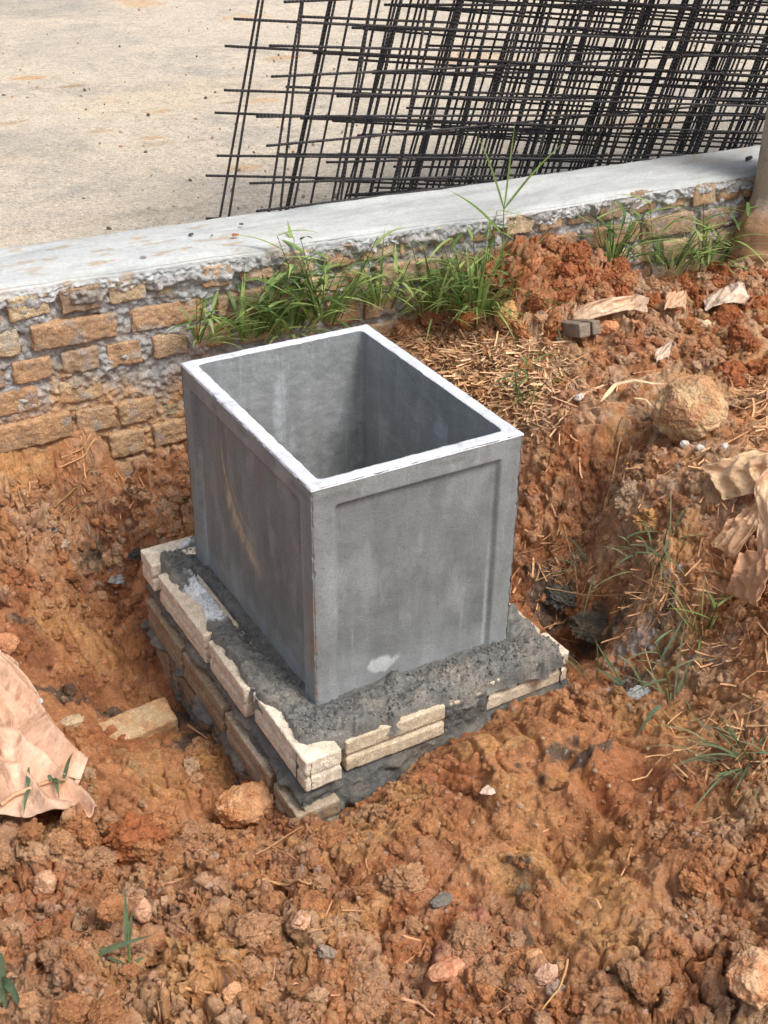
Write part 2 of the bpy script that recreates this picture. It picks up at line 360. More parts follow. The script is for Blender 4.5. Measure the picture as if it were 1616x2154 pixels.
ys = segs(-40, 4, -4, .25, -1.6, .03, -1.16, .0026, .35, .0036, 1.10, .05, 1.2)
GX, GY = np.meshgrid(xs, ys, indexing='ij')
cx_, cy_ = np.meshgrid(np.linspace(-1.4, 3, 221), np.linspace(-1.9, 1.2, 156), indexing='ij')
BF = base_fields(cx_, cy_)
def bil(Fd, x, y, x0, x1, y0, y1):
    nx, ny = Fd.shape; u = np.clip((x - x0) / (x1 - x0) * (nx - 1), 0, nx - 1.001); v = np.clip((y - y0) / (y1 - y0) * (ny - 1), 0, ny - 1.001)
    i = u.astype(int); j = v.astype(int); a = u - i; b = v - j
    return Fd[i, j] * (1 - a) * (1 - b) + Fd[i + 1, j] * a * (1 - b) + Fd[i, j + 1] * (1 - a) * b + Fd[i + 1, j + 1] * a * b
H0, RG, DR = [bil(B, GX, GY, -1.4, 3, -1.9, 1.2) for B in BF]
RG = np.clip((RG - .12) * 1.18 + .22 * fbm(GX * 5, GY * 5, 2, 90), .09, 1.1); DR = np.clip(DR + .3 * ss(.6, 1.0, GX) * ss(-.1, .2, GY), 0, 1)
def P2(u, v, z): p = at(u, v, z=z); return p[0], p[1]
def blob(u, v, z, rx, ry=None, ang=0.):
    """soft patch round the spot seen at u,v (radii in metres)"""
    px, py = P2(u, v, z); ry = ry or rx; dx = GX - px; dy = GY - py; c, s = cos(ang), sin(ang)
    return np.exp(-(((dx * c + dy * s) / rx) ** 2 + ((-dx * s + dy * c) / ry) ** 2))
wx = fbm(GX * 14, GY * 14, 3, 1) * .018; wy = fbm(GX * 14 + 9, GY * 14, 3, 2) * .018
X1, Y1 = GX + wx, GY + wy
bl = billow(X1 * 11, Y1 * 11, 5, 11, .52)              # rounded lumps with sharp creases
bl2 = billow(X1 * 30 + 4, Y1 * 30, 4, 21, .55)
f1, f2, idv = worley(X1 * 26, Y1 * 26, 31); dome = np.sqrt(np.maximum(0, 1 - (f1 / .75) ** 2))
g1, g2, idg = worley(X1 * 62, Y1 * 62, 41); dome2 = np.sqrt(np.maximum(0, 1 - (g1 / .75) ** 2))
k1, k2, idk = worley(GX * 110 + wx * 200, GY * 110 + wy * 200, 43); dome3 = np.sqrt(np.maximum(0, 1 - (k1 / .75) ** 2))
m1 = ss(-.1, .35, pn(GX * 7, GY * 7, 51)); m2 = ss(-.15, .3, pn(GX * 13, GY * 13, 52))
# smeared, shovelled clay: stretched ridges with stepped edges
th = -1.2; SX = GX * cos(th) + GY * sin(th); SY = -GX * sin(th) + GY * cos(th)
sm = fbm(SX * 4 + wx * 8, SY * 9 + wy * 8, 4, 61, .42); sm2 = fbm(SX * 3 + GX * 2, SY * 7, 2, 62, .4); stp = np.abs(((sm2 * 2.0 + .1 * sm) % 1.0) - .5)
smear = .018 * sm + .012 * ss(0, .16, stp - .05)
pv1, pv2, pid = worley(X1 * 15 + 3, Y1 * 15, 91); gap = ss(.16, .0, pv2 - pv1) * ss(-.2, .25, pn(GX * 6, GY * 6, 92))
pw1, pw2, pid2 = worley(X1 * 34 + 3, Y1 * 34, 93); gap2 = ss(.18, .0, pw2 - pw1) * ss(-.1, .3, pn(GX * 9, GY * 9, 94))
hN = RG * (-.032 * gap - .010 * gap2 + .034 * (pid - .5) * (1 - gap) + .010 * (pid2 - .5)) + RG * (.060 * (bl - .25) * (1.15) + .030 * (bl2 - .25) * m2 + .024 * dome * (idv ** 1.4) * m1 + .0095 * dome2 * idg * (.4 + .6 * m2) + .0042 * dome3 * idk)
sl_ = 1 - ss(.3, .75, RG)
cr = np.minimum(f2 - f1, 1); cw, cw2, _ = worley(X1 * 9, Y1 * 9, 77); crk = ss(.05, .0, cw2 - cw) * ss(.0, .3, pn(GX * 4 + 3, GY * 4, 78))
hN = hN + sl_ * smear + .008 * fbm(GX * 8, GY * 8, 4, 71) + .0030 * (billow(GX * 70, GY * 70, 3, 81) - .2) * (1.1 - .65 * sl_) - .010 * crk * (.5 + sl_ * .5)
hN += .012 * fbm(GX * 20 , GY * 20, 4, 86, .6) * (.35 + .65 * m1) * (1 - .45 * sl_)
edge = ss(1.10, .98, GY)
H = H0 + hN * (.35 + .65 * edge)
# bigger lumps and hollows seen in the photo
for (u, v, z, r, h) in [(180,1740,-.02,.05,.05),(300,1750,-.05,.06,.05),(90,1850,.02,.05,.03),(500,1760,-.08,.05,.03),(620,1960,.03,.05,.03),(250,1990,.03,.07,.03),(170,2080,.06,.07,.03),
    (420,2080,.05,.06,.02),(560,1700,-.2,.045,.03),(1160,1480,-.02,.05,.02),(1330,1930,.05,.05,.03),(1480,1850,.08,.05,.04),(1400,2050,.05,.07,.04),(1250,2080,.04,.07,.035),(1590,2080,.1,.06,.05),
    (1200,520,.33,.05,.03),(1130,720,.27,.05,.045),(1090,660,.28,.04,.03),(1580,720,.31,.08,.05),(1540,600,.28,.05,.03),(1320,1010,.14,.04,.03),(1230,1170,.08,.035,.045),(1330,1030,.17,.05,.03),
    (1230,1010,.12,.06,-.05),(1180,1240,-.05,.06,-.02),(960,1760,.02,.05,-.02),(1240,1780,.03,.08,-.03),(1340,1640,.05,.06,-.03),(880,2060,.02,.05,-.04),(310,1590,-.24,.05,-.0),(260,1210,-.2,.05,-.03),(30,1100,.0,.04,-.03)]:
    H += h * blob(u, v, z, r)
fb = ss(-.24, -.15, GY) * ss(-.09, -.03, GX) * ss(.62, .54, GX) * (GY < 0); H = H0 * fb + H * (1 - fb) - .030 * fb * ss(.60, .50, GX) + .5 * hN * fb * .6
def seg(a, b, z, r, h, asym=0):
    ax_, ay_ = P2(*a, z); bx2, by2 = P2(*b, z); dx, dy = bx2 - ax_, by2 - ay_; l2 = dx * dx + dy * dy; px_, py_ = GX + wx * 1.2, GY + wy * 1.2
    t = ((px_ - ax_) * dx + (py_ - ay_) * dy) / l2; tc = np.clip(t, 0, 1); ex, ey = px_ - ax_ - tc * dx, py_ - ay_ - tc * dy; d = np.hypot(ex, ey); side = np.sign(ex * dy - ey * dx)
    rr2 = np.where(side > 0, r, r * (1 + asym)); return h * np.exp(-(d / rr2) ** 2)
for a, b, z, r, h, q in [((1060,1690),(1180,1780),.0,.010,.020,2.5),((1180,1700),(1330,1830),.03,.010,.024,3.),((1320,1820),(1400,1890),.05,.012,.022,2.),((930,1790),(1010,1880),.0,.010,.018,2.),((1090,1850),(1180,1960),.03,.010,.020,2.),
    ((1000,1600),(1060,1720),.0,.012,.014,1.5),((1200,1600),(1260,1700),.03,.02,-.016,0),((1130,1770),(1250,1900),.03,.022,-.022,0),((1390,1560),(1400,1720),.07,.02,.018,2.),((820,1700),(960,1730),-.02,.016,.014,1.5),((700,1830),(800,1900),.0,.014,-.018,0),
    ((1250,1600),(1330,1740),.05,.012,.018,2.),((1290,2035),(1400,2080),.04,.005,-.030,0),((1400,2080),(1540,2090),.05,.006,-.030,0),((1560,2090),(1600,1950),.08,.005,-.022,0),((950,1950),(1010,1975),.03,.006,-.028,0),((560,1890),(700,1840),.0,.009,-.020,0),
    ((400,1870),(480,1900),.0,.008,-.028,0),((200,1880),(260,1950),.0,.009,-.03,0),((590,1960),(610,2010),.02,.010,-.035,0),((320,1830),(400,1850),-.03,.009,-.03,0),((440,2080),(480,2100),.04,.009,-.035,0),((60,1900),(120,1960),.02,.008,-.025,0),
    ((1040,1720),(1130,1700),.01,.006,-.014,0),((1420,1690),(1540,1740),.1,.006,-.02,0),((1050,1480),(1200,1500),-.01,.012,.012,1.5),((260,1600),(360,1700),-.2,.012,.014,2.),((180,1640),(300,1720),-.18,.014,-.012,0),((640,1880),(560,1960),.02,.012,.016,2.)]:
    H += seg(a, b, z, r, h, q)
# inside the base the ground stays low
ins = ss(0, .03, np.minimum(np.minimum(GX + .085, .535 - GX), np.minimum(GY + .115, .69 - GY)))
H = H * (1 - ins) + np.minimum(H, -.2) * ins
# sideways push so lumps overhang a little
P = np.stack([GX.ravel(), GY.ravel(), H.ravel()], 1)
dxn = (fbm3(P, 22, 3, 101, .55) * .011 * RG.ravel()); dyn = (fbm3(P + 7, 22, 3, 111, .55) * .011 * RG.ravel())
G3 = P.reshape(GX.shape + (3,)); nm = np.cross(np.gradient(G3, axis=0), np.gradient(G3, axis=1)).reshape(-1, 3); nm /= np.linalg.norm(nm, axis=1, keepdims=True) + 1e-12
slp = H0 * 0; hb0, hb1 = np.gradient(H0, xs, axis=0), np.gradient(H0, ys, axis=1); slp = ss(.5, 1.1, np.hypot(hb0, hb1)); rg_ = np.maximum(np.clip(RG.ravel(), .17, 1), .85 * slp.ravel()); Q3 = P + np.stack([dxn, dyn, dxn], 1) * 1.2
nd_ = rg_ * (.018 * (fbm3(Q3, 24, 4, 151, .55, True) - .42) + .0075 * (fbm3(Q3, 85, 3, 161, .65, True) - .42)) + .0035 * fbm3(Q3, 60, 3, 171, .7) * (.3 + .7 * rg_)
near = (ss(.0, .05, np.minimum(GX + .9, 2.4 - GX)) * ss(0, .05, np.minimum(GY + 1.2, 1.10 - GY))).ravel()
P[:, 0] += dxn * near; P[:, 1] += dyn * near
P += nm * (nd_ * near)[:, None]

# --- soil colour per point, with gap shade painted in
orange = np.array(lin(213, 149, 102)); dark = np.array(lin(178, 118, 78)); ochre = np.array(lin(224, 170, 112)); tan = np.array(lin(226, 190, 156)); pink = np.array(lin(206, 154, 132))
grey = np.array(lin(112, 108, 100)); red = np.array(lin(196, 120, 76)); pale = np.array(lin(190, 192, 196))
def mixc(c, d, m): m = np.clip(m, 0, 1)[..., None]; return c * (1 - m) + d * m
Cc = np.broadcast_to(orange, GX.shape + (3,)).copy()
Cc = mixc(Cc, dark, ss(-.1, .5, fbm(GX * 6, GY * 6, 4, 121)) * .8)
Cc = mixc(Cc, red, ss(.05, .5, fbm(GX * 4 + 5, GY * 4, 3, 122)) * .6)
Cc = mixc(Cc, ochre, ss(.1, .55, fbm(GX * 5 - 7, GY * 5, 4, 123)) * .7)
dn = fbm(GX * 12, GY * 12, 4, 124)
Cc = mixc(Cc, tan, DR * ss(-.25, .45, dn + (idv - .5) * .6 * RG) * .95)
Cc = mixc(Cc, pink, RG * ss(.6, .9, idg) * ss(.0, .4, dn) * .5)
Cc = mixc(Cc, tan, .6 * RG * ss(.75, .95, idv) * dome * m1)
for (u, v, z, r, a) in [(330,1650,-.2,.05,.9),(300,1600,-.22,.05,.5),(1110,1760,.02,.04,.8),(1240,1830,.04,.06,.9),(1060,1700,.01,.04,.6),(900,1730,0.,.05,.4),(1270,1950,.05,.05,.5),(1430,1540,.08,.06,.6)]:
    Cc = mixc(Cc, ochre, a * blob(u, v, z, r) * ss(-.5, .4, dn + .2))
Cc = mixc(Cc, red, .75 * ss(.72, .84, GY + .03 * dn) * ss(.85, 1.0, GX)); Cc = mixc(Cc, tan * .97, .35 * ss(1.4, 1.7, GX) * ss(.2, .6, dn))
hollowm = np.zeros(GX.shape)
for (u, v, z, r) in [(270,1250,-.26,.09),(290,1380,-.3,.08),(230,1190,-.18,.06),(1180,1350,-.12,.08),(1130,1180,-.03,.07),(1230,1010,.12,.06),(60,1330,-.15,.06),(160,1430,-.24,.05)]: hollowm = np.maximum(hollowm, blob(u, v, z, r))
Cc = mixc(Cc, np.array(lin(146, 88, 56)), .75 * ss(.2, .7, hollowm + .3 * dn))  # darker reddish brown in the pit and trench hollows
gz = np.zeros(GX.shape)
for (u, v, z, rx, ry, ang, a) in [(110,1450,-.23,.07,.035,0.,.8),(230,1470,-.26,.06,.03,0,.75),(200,1190,-.19,.07,.03,.6,.7),(420,1560,-.3,.07,.035,.3,1.),(370,1500,-.3,.05,.05,0,1.),(40,1260,-.1,.05,.02,0,.5),
    (1180,1590,.03,.05,.025,0,.7),(1240,1600,.04,.06,.02,-.5,.6),(1130,1660,.02,.035,.02,0,.6),(1250,1300,-.06,.035,.04,0,1.),(1290,1330,-.03,.04,.06,.3,.7),(1150,1260,-.09,.06,.07,0,.8),
    (1140,1200,-.04,.05,.05,0,.7),(420,1080,-.12,.05,.05,0,.5),(1100,1650,.0,.03,.03,0,.3),(1390,1380,.02,.06,.05,0,.55),(1400,1330,.03,.05,.03,0,.5),(700,1720,-.15,.04,.03,0,.6),(1320,1440,-.04,.06,.04,0,.8),(1100,1980,.03,.02,.02,0,.6),(1090,1850,.03,.02,.03,0,.6)]:
    gz = np.maximum(gz, a * blob(u, v, z, rx, ry, ang))
gn = fbm(GX * 30, GY * 30, 4, 131); gm = ss(.28, .55, gz + .28 * gn)
Cc = mixc(Cc, grey * .62, gm * .85)
pz = np.zeros(GX.shape)
for (u, v, z, rx, ry, ang, a) in [(1330,1370,-.02,.035,.07,.9,.9),(1390,1300,.04,.02,.05,1.,.8),(1350,1450,-.03,.05,.025,0,.9),(1450,1410,.06,.04,.03,0,.6),(140,1170,-.12,.04,.02,0,.5),(250,1190,-.18,.05,.02,0,.6),(1300,1440,-.06,.03,.02,0,.8),(1500,1420,.1,.03,.02,0,.5)]:
    pz = np.maximum(pz, a * blob(u, v, z, rx, ry, ang))
pm = ss(.40, .52, pz * .62 + .55 * fbm(GX * 90, GY * 90, 3, 141)); Cc = mixc(Cc, np.array(lin(196, 196, 194)), pm * .8)
rz_ = blob(930, 2010, .02, .03, .02, 0) + blob(1005, 1930, .03, .012, .02, 0) + blob(560,1060+640,-.2,.0001); Cc = mixc(Cc, np.array(lin(200, 128, 104)), ss(.3, .6, rz_ + .2 * dn) * .8)
cv_ = ss(.0, .006, nd_.reshape(GX.shape)) ; Cc = mixc(Cc, tan, .32 * cv_ * np.clip(.3 + DR + .4 * (RG > .5), 0, 1)); Cc = mixc(Cc, dark * .8, .5 * gap * RG)  # dry crests paler; shade in the gaps between clods painted into the colour
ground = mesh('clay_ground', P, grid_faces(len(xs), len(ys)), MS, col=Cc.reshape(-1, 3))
tag(ground, kind='structure')
def hz(x, y):
    x = np.asarray(x, float); y = np.asarray(y, float)
    i = np.clip(np.searchsorted(xs, x) - 1, 0, len(xs) - 2); j = np.clip(np.searchsorted(ys, y) - 1, 0, len(ys) - 2)
    a = (x - xs[i]) / (xs[i + 1] - xs[i]); b = (y - ys[j]) / (ys[j + 1] - ys[j])
    return H[i, j] * (1 - a) * (1 - b) + H[i + 1, j] * a * (1 - b) + H[i, j + 1] * (1 - a) * b + H[i + 1, j + 1] * a * b
def hit(u, v, lift=0.):
    """where the sight line through a pixel of the photo meets the ground"""
    r = ray(u, v); t = np.linspace(.8, 6, 2600) / np.linalg.norm(r); p = CAM + t[:, None] * r; d = p[:, 2] - hz(p[:, 0], p[:, 1])
    k = np.argmax(d < 0); return p[k] + np.array([0, 0, lift])

# ------------------------------------------------------------------ loose crumbs of soil (uncountable)
def clodmesh(sub, seed, sharp=.5):
    V, Fc = ico(sub); S = V * 1.0 + seed * 2.3
    D = np.stack([fbm3(S + 11 * q, 1.5, 4, seed + q, .55) for q in range(3)], 1)
    V = V + .34 * D; r = 1 + .30 * sharp * (fbm3(V + seed, 2.1, 4, seed + 3, .5, True) - .45)
    V = V * r[:, None] * np.array([1, rng.uniform(.7, 1), rng.uniform(.55, .85)]); return V, Fc
protoS = [clodmesh(2, k, .7) for k in range(10)]; protoM = [clodmesh(3, 20 + k, .8) for k in range(8)]; protoL = [clodmesh(5, 40 + k, .85) for k in range(8)]
def rotm(a):
    q = rng.normal(size=4); q /= np.linalg.norm(q); w, x, y, z = q
    return np.array([[1-2*(y*y+z*z), 2*(x*y-z*w), 2*(x*z+y*w)], [2*(x*y+z*w), 1-2*(x*x+z*z), 2*(y*z-x*w)], [2*(x*z-y*w), 2*(y*z+x*w), 1-2*(x*x+y*y)]])
def infoot(x, y, m=.0): return (x > -.10 - m) & (x < .55 + m) & (y > -.13 - m) & (y < .70 + m)
def nearest(Fd, x, y):
    i = np.clip(np.searchsorted(xs, x), 0, len(xs) - 1); j = np.clip(np.searchsorted(ys, y), 0, len(ys) - 1); return Fd[i, j]
def inview(x, y, z):
    q = (np.stack([x, y, z], 1) - CAM) @ RC.T; u = 808 + F * q[:, 0] / -q[:, 2]; v = 1077 - F * q[:, 1] / -q[:, 2]
    return (u > -60) & (u < 1680) & (v > -20) & (v < 2220)
mb = MB()
def scatter(n, smin, smax, protos, pw=2.2, sink=.25, rgpow=1.5):
    x = rng.uniform(-.9, 2.4, n * 6); y = rng.uniform(-1.2, 1.04, n * 6); z = hz(x, y)
    ok = inview(x, y, z) & ~infoot(x, y, .0) & (rng.random(n * 6) < (.06 + nearest(RG, x, y) ** rgpow)) & (ss(-.2, .3, pn(x * 5, y * 5, 201)) > rng.random(n * 6) * .9)
    x, y, z = x[ok][:n], y[ok][:n], z[ok][:n]
    cc = nearest(Cc, x, y); dr = nearest(DR, x, y)
    for k in range(len(x)):
        s = smin + (smax - smin) * rng.random() ** pw; V, Fc = protos[rng.integers(len(protos))]
        c = cc[k]; t = rng.random()
        c = c * .5 + orange * .5 if t < .45 else (c * .55 + tan * .45 if t < .45 + .35 * dr[k] + .08 else (c * .95 if t < .95 else c * .6 + pink * .4))
        mb.add((V @ rotm(0).T) * s + np.array([x[k], y[k], z[k] + s * (.5 - sink)]), Fc, c * rng.uniform(.85, 1.15))
scatter(9000, .0020, .008, protoS, 1.6)
scatter(2000, .006, .018, protoM, 2.0)
for k in range(1100):
    p = hit(rng.uniform(700, 1616), rng.uniform(1480, 2100)); s = .0018 + .005 * rng.random() ** 2.5
    if infoot(p[0], p[1], .01): continue
    V, Fc = protoS[rng.integers(10)]; t_ = rng.random(); mb.add((V @ rotm(0).T) * s + p, Fc, (orange if t_ < .6 else (tan if t_ < .85 else dark)) * rng.uniform(.85, 1.1))
for k in range(46):                                   # the larger crumbly lumps
    while True:
        u, v = rng.uniform(0, 1616), rng.uniform(1700, 2150)
        if rng.random() < (1. if u < 700 or u > 1350 else .25): break
    p = hit(u, v)
    if infoot(p[0], p[1], .03): continue
    s = rng.uniform(.014, .034); V, Fc = protoL[rng.integers(8)]; c = orange if rng.random() < .6 else orange * .6 + tan * .4
    V = V @ rotm(0).T; cl = c * (1 + .0 * V[:, :1])
    mb.add(V * s * np.array([1, 1, .8]) + p + np.array([0, 0, s * .15]), Fc, c * rng.uniform(.85, 1.05))
for (u, v, s, c) in [(1160,560,.035,red),(1215,530,.04,red),(1270,600,.03,red),(1130,640,.03,red),(1100,690,.032,orange),(1160,690,.03,red),(1340,600,.03,tan),(1400,620,.035,tan),(1480,590,.03,tan),(1560,560,.035,tan),
    (1430,660,.03,orange),(1590,650,.05,red),(1560,720,.045,red),(1500,640,.03,tan),(1290,680,.02,orange),(1540,790,.05,red),(1610,780,.05,red),(1370,700,.02,tan),(1070,680,.03,ochre),(985,680,.025,orange),(1185,620,.03,red),
    (1520,1280,.02,red),(1120,1030,.025,orange),(1220,1175,.03,tan),(1330,1040,.04,tan),(1370,1090,.035,ochre),(310,1545,.015,orange),(430,1600,.028,ochre),(400,1610,.022,tan),(450,1650,.02,orange),(170,1755,.04,orange),(280,1760,.05,red),(330,1740,.035,orange)]:
    p = hit(u, v); V, Fc = protoL[rng.integers(8)]; mb.add((V @ rotm(0).T) * s + p - np.array([0, 0, s * .25]), Fc, c * rng.uniform(.85, 1.05))
for k in range(75):
    u, v = rng.uniform(1110, 1616), rng.uniform(540, 730)
    if 1190 < u < 1370 and 640 < v < 740: continue
    p = hit(u, v); s = rng.uniform(.012, .036) ; V, Fc = protoL[rng.integers(8)]; c = red if rng.random() < .55 else (orange if rng.random() < .6 else orange * .5 + tan * .5)
    if p[1] > 1.0: continue
    mb.add((V @ rotm(0).T) * s + p + np.array([0, 0, s * .1]), Fc, c * rng.uniform(.88, 1.08))
for (u0, u1, v0, v1, n, c1, c2, s1) in [(0,380,975,1180,130,orange,tan,.022),(1110,1400,960,1290,70,orange,tan,.018),(1300,1616,800,1100,60,tan,orange,.016),(180,420,1580,1700,14,ochre,tan,.018),(0,330,1190,1380,40,dark,orange,.022)]:
    for k in range(n):
        p = hit(rng.uniform(u0, u1), rng.uniform(v0, v1))
        if infoot(p[0], p[1], .02) or p[1] > 1.02: continue
        s = s1 * (.3 + .7 * rng.random() ** 1.5); V, Fc = protoL[rng.integers(8)]; t_ = rng.random() ** 1.5
        mb.add((V @ rotm(0).T) * s + p, Fc, (c1 * (1 - t_) + c2 * t_) * rng.uniform(.85, 1.1))
so_ = mb.build('soil_crumbs', MS); tag(so_, 'loose orange clay crumbs and lumps strewn over the dug ground', 'soil', kind='stuff')

# ------------------------------------------------------------------ yard beyond the wall
V = np.array([(-60, 1.30, .25), (80, 1.30, .25), (80, 120, .25), (-60, 120, .25)])
xs2 = segs(-60, 20, -4, .5, -.4, .016, 3.4, .1, 6, 15, 80); ys2 = segs(1.30, .016, 5., .1, 6.5, 1, 10, 20, 120)
A, B = np.meshgrid(xs2, ys2, indexing='ij'); Z = .25 + .010 * fbm(A * 1.2, B * 1.2, 4, 301) + .003 * fbm(A * 9, B * 9, 3, 302)
rc = np.ones(A.shape + (3,)); pn_ = fbm(A * 9, B * 9, 4, 303)
for (u, v, rx, ry, tint, am) in [(60,162,.09,.04,(1.0,.70,.46),.9),(160,180,.09,.035,(.78,.62,.48),.9),(235,213,.06,.02,(.9,.74,.56),.7),(345,232,.07,.03,(.92,.72,.52),.8),(315,288,.08,.03,(.85,.68,.5),.8),(30,260,.08,.03,(.85,.70,.54),.7),(210,275,.07,.03,(.92,.76,.58),.7),(300,10,.16,.08,(1.,.76,.56),.8),
    (500,35,.2,.06,(1.,.76,.56),.9),(600,120,.12,.05,(1.,.72,.52),.8),(545,215,.1,.04,(1.,.8,.62),.7),(480,218,.05,.02,(.7,.62,.5),.7),(515,350,.1,.05,(1.,.78,.6),.8),(60,520,.1,.03,(.85,.8,.74),.8),(330,300,.12,.04,(.82,.74,.64),.6),(180,470,.4,.03,(.84,.82,.78),.6),(400,200,.6,.35,(1.05,.99,.92),.5),(120,30,.5,.2,(.86,.87,.88),.7),(40,330,.3,.1,(.86,.85,.84),.5),
    (1000,120,.3,.15,(1.,.82,.66),.6),(1350,260,.2,.1,(1.,.8,.64),.6),(1200,60,.3,.2,(.92,.93,.95),.6)]:
    px, py = at(u, v, z=.25)[:2]; g_m = np.exp(-((A - px) / rx) ** 2 - ((B - py) / ry) ** 2); m_ = ss(.25, .6, g_m + .35 * pn_) * am; m_ = m_ * (g_m > .02); rc = rc * (1 - m_[..., None] * (1 - np.array(tint)))
road = mesh('yard_pavement', np.stack([A.ravel(), B.ravel(), Z.ravel()], 1), grid_faces(len(xs2), len(ys2)), MRD, col=rc.reshape(-1, 3)); tag(road, kind='structure')
mb = MB()
for k in range(900):
    u, v = rng.uniform(0, 1616), rng.uniform(0, 520); p = at(u, v, z=.25)
    if p[1] < 1.4: continue
    s = .002 + .007 * rng.random() ** 4; V, Fc = protoS[rng.integers(10)]; c = np.array(lin(176, 160, 140)) if rng.random() < .6 else (np.array(lin(110, 100, 92)) if rng.random() < .6 else np.array(lin(186, 140, 108)))
    mb.add((V @ rotm(0).T) * s + p + np.array([0, 0, s * .3]), Fc, c)
tag(mb.build('gravel', MROCK), 'fine grit and pebbles scattered over the pale yard', 'gravel', kind='stuff')

# ------------------------------------------------------------------ boundary wall
def wy_(x): return 1.073 - .014 * np.clip(x, -3, 3.5)
wall = empty('brick_wall', (0, 1.2, .1), 'low rough brick wall with smooth white cement cap along the yard', 'wall')
wall_inv = lambda o: setattr(o, 'matrix_parent_inverse', wall.matrix_world.inverted())
def wp(o, par):
    o.parent = par; bpy.context.view_layer.update(); o.matrix_parent_inverse = par.matrix_world.inverted(); return o
def rebase(o, par):                       # child geometry is written in world space: shift it to its parent's base
    loc = np.array(par.location); n = len(o.data.vertices); a = np.empty(n * 3); o.data.vertices.foreach_get('co', a)
    a = a.reshape(-1, 3) - loc; o.data.vertices.foreach_set('co', a.ravel()); o.data.update(); o.parent = par; return o
# mortar face
xw = segs(-6, .5, -1, .03, -.42, .003, 1.0, .0042, 2.2, .05, 6); zw = np.linspace(-.05, .50, 150)
A, Zz = np.meshgrid(xw, zw, indexing='ij')
rough = billow(A * 22, Zz * 22, 4, 401, .6); lowd = ss(.30, .16, Zz + .05 * fbm(A * 5, Zz * 5, 2, 402))
Yf = wy_(A) + .008 - .017 * (rough - .2) - .006 * fbm(A * 60, Zz * 60, 3, 403) - lowd * (.005 + .016 * np.maximum(0, fbm(A * 9, Zz * 9, 3, 404)))
Yf -= .010 * ss(.16, .5, fbm(A * 8 + 2, Zz * 12, 4, 408)) * ss(.18, .3, Zz)
Yf -= .018 * ss(.455, .49, Zz + .02 * fbm(A * 15, Zz * 3, 3, 406))
mg = np.array(lin(184, 184, 183)); md = np.array(lin(196, 156, 118)); mo = np.array(lin(160, 150, 138))
cm = mixc(np.broadcast_to(mg, A.shape + (3,)), mo, ss(-.2, .5, fbm(A * 7, Zz * 7, 4, 411)))
cm = mixc(cm, md, np.clip(lowd * 1.1 + .8 * ss(.1, .5, fbm(A * 6 + 3, Zz * 6, 3, 412)) * ss(.42, .3, Zz), 0, 1))
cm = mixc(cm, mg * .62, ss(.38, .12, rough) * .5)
greyr = ss(1.0, 1.4, A) * ss(-.1, .3, fbm(A * 6, Zz * 6, 3, 413)); cm = mixc(cm, mg, greyr * .7)
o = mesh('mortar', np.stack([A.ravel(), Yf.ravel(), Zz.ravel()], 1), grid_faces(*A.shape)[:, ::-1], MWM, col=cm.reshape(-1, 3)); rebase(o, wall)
# bricks
mb = MB(); by = [(.478, .062, 'h'), (.394, .066, 's'), (.318, .064, 'h'), (.240, .064, 's'), (.158, .068, 's'), (.078, .066, 'h'), (.0, .066, 's')]
col_b = [np.array(lin(*c)) for c in [(204, 182, 148), (196, 172, 140), (198, 162, 128), (172, 146, 120), (190, 162, 134)]]
rowfix = {0: [(-.292,-.255),(-.238,-.142),(-.118,-.02),(0.,.095),(.118,.205),(.235,.315)], 1: [(-.43,-.222),(-.196,.012),(.048,.245),(.272,.475)],
          2: [(-.25,-.155),(-.132,-.04),(-.02,.068),(.1,.188),(.207,.305)], 3: [(-.40,-.20),(-.148,-.04)], 4: [(-.36,-.128),(-.118,-.018),(-.006,.09)]}
sd_ = 0
for r, (zc, hh, kind) in enumerate(by):
    items = list(rowfix.get(r, [])); x = items[-1][1] + .025 if items else -.6
    if r == 3: x = .6
    if r == 4: x = .45
    while x < 3.6:
        w = (.095 if kind == 'h' else .205) + rng.uniform(-.012, .008); items.append((x, x + w)); x += w + rng.uniform(.012, .03)
    x = items[0][0]
    while x > -3:
        w = .1 if kind == 'h' else .208; items.append((x - .02 - w, x - .02)); x -= w + .02
    for (a, b) in items:
        if b > 5: continue
        sd_ += 1; far = a < -.6 or a > 1.9; xm = (a + b) / 2; pr = rng.uniform(-.004, .007) + (.006 if r > 3 else 0)
        V, Fc = rblock((b - a, .09, hh + rng.uniform(-.006, .004)), .02 if far else (.0042 if xm < .6 else .006), .006, .0030, 95, sd_, 0, .007, (xm, wy_(xm) + .040 - pr, zc + rng.uniform(-.004, .004) - .006 * xm), rng.uniform(-.01, .01), (rng.uniform(-.03, .03), rng.uniform(-.02, .02)))
        c = col_b[rng.integers(5)] * rng.uniform(.85, 1.08); dirt = ss(.34, .16, V[:, 2] + .08 * fbm(V[:, 0] * 9, V[:, 2] * 9, 2, 421)) * .65 + .6 * ss(.1, .45, fbm(V[:, 0] * 7 + 2, V[:, 2] * 7, 3, 422))
        cc = mixc(np.broadcast_to(c, V.shape), md * .92, dirt); cc = mixc(cc, mg * .8, .55 * ss(.25, .6, fbm(V[:, 0] * 18, V[:, 2] * 18, 3, 423)))
        mb.add(V, Fc, cc)
o = mb.build('brickwork', MWB); rebase(o, wall)
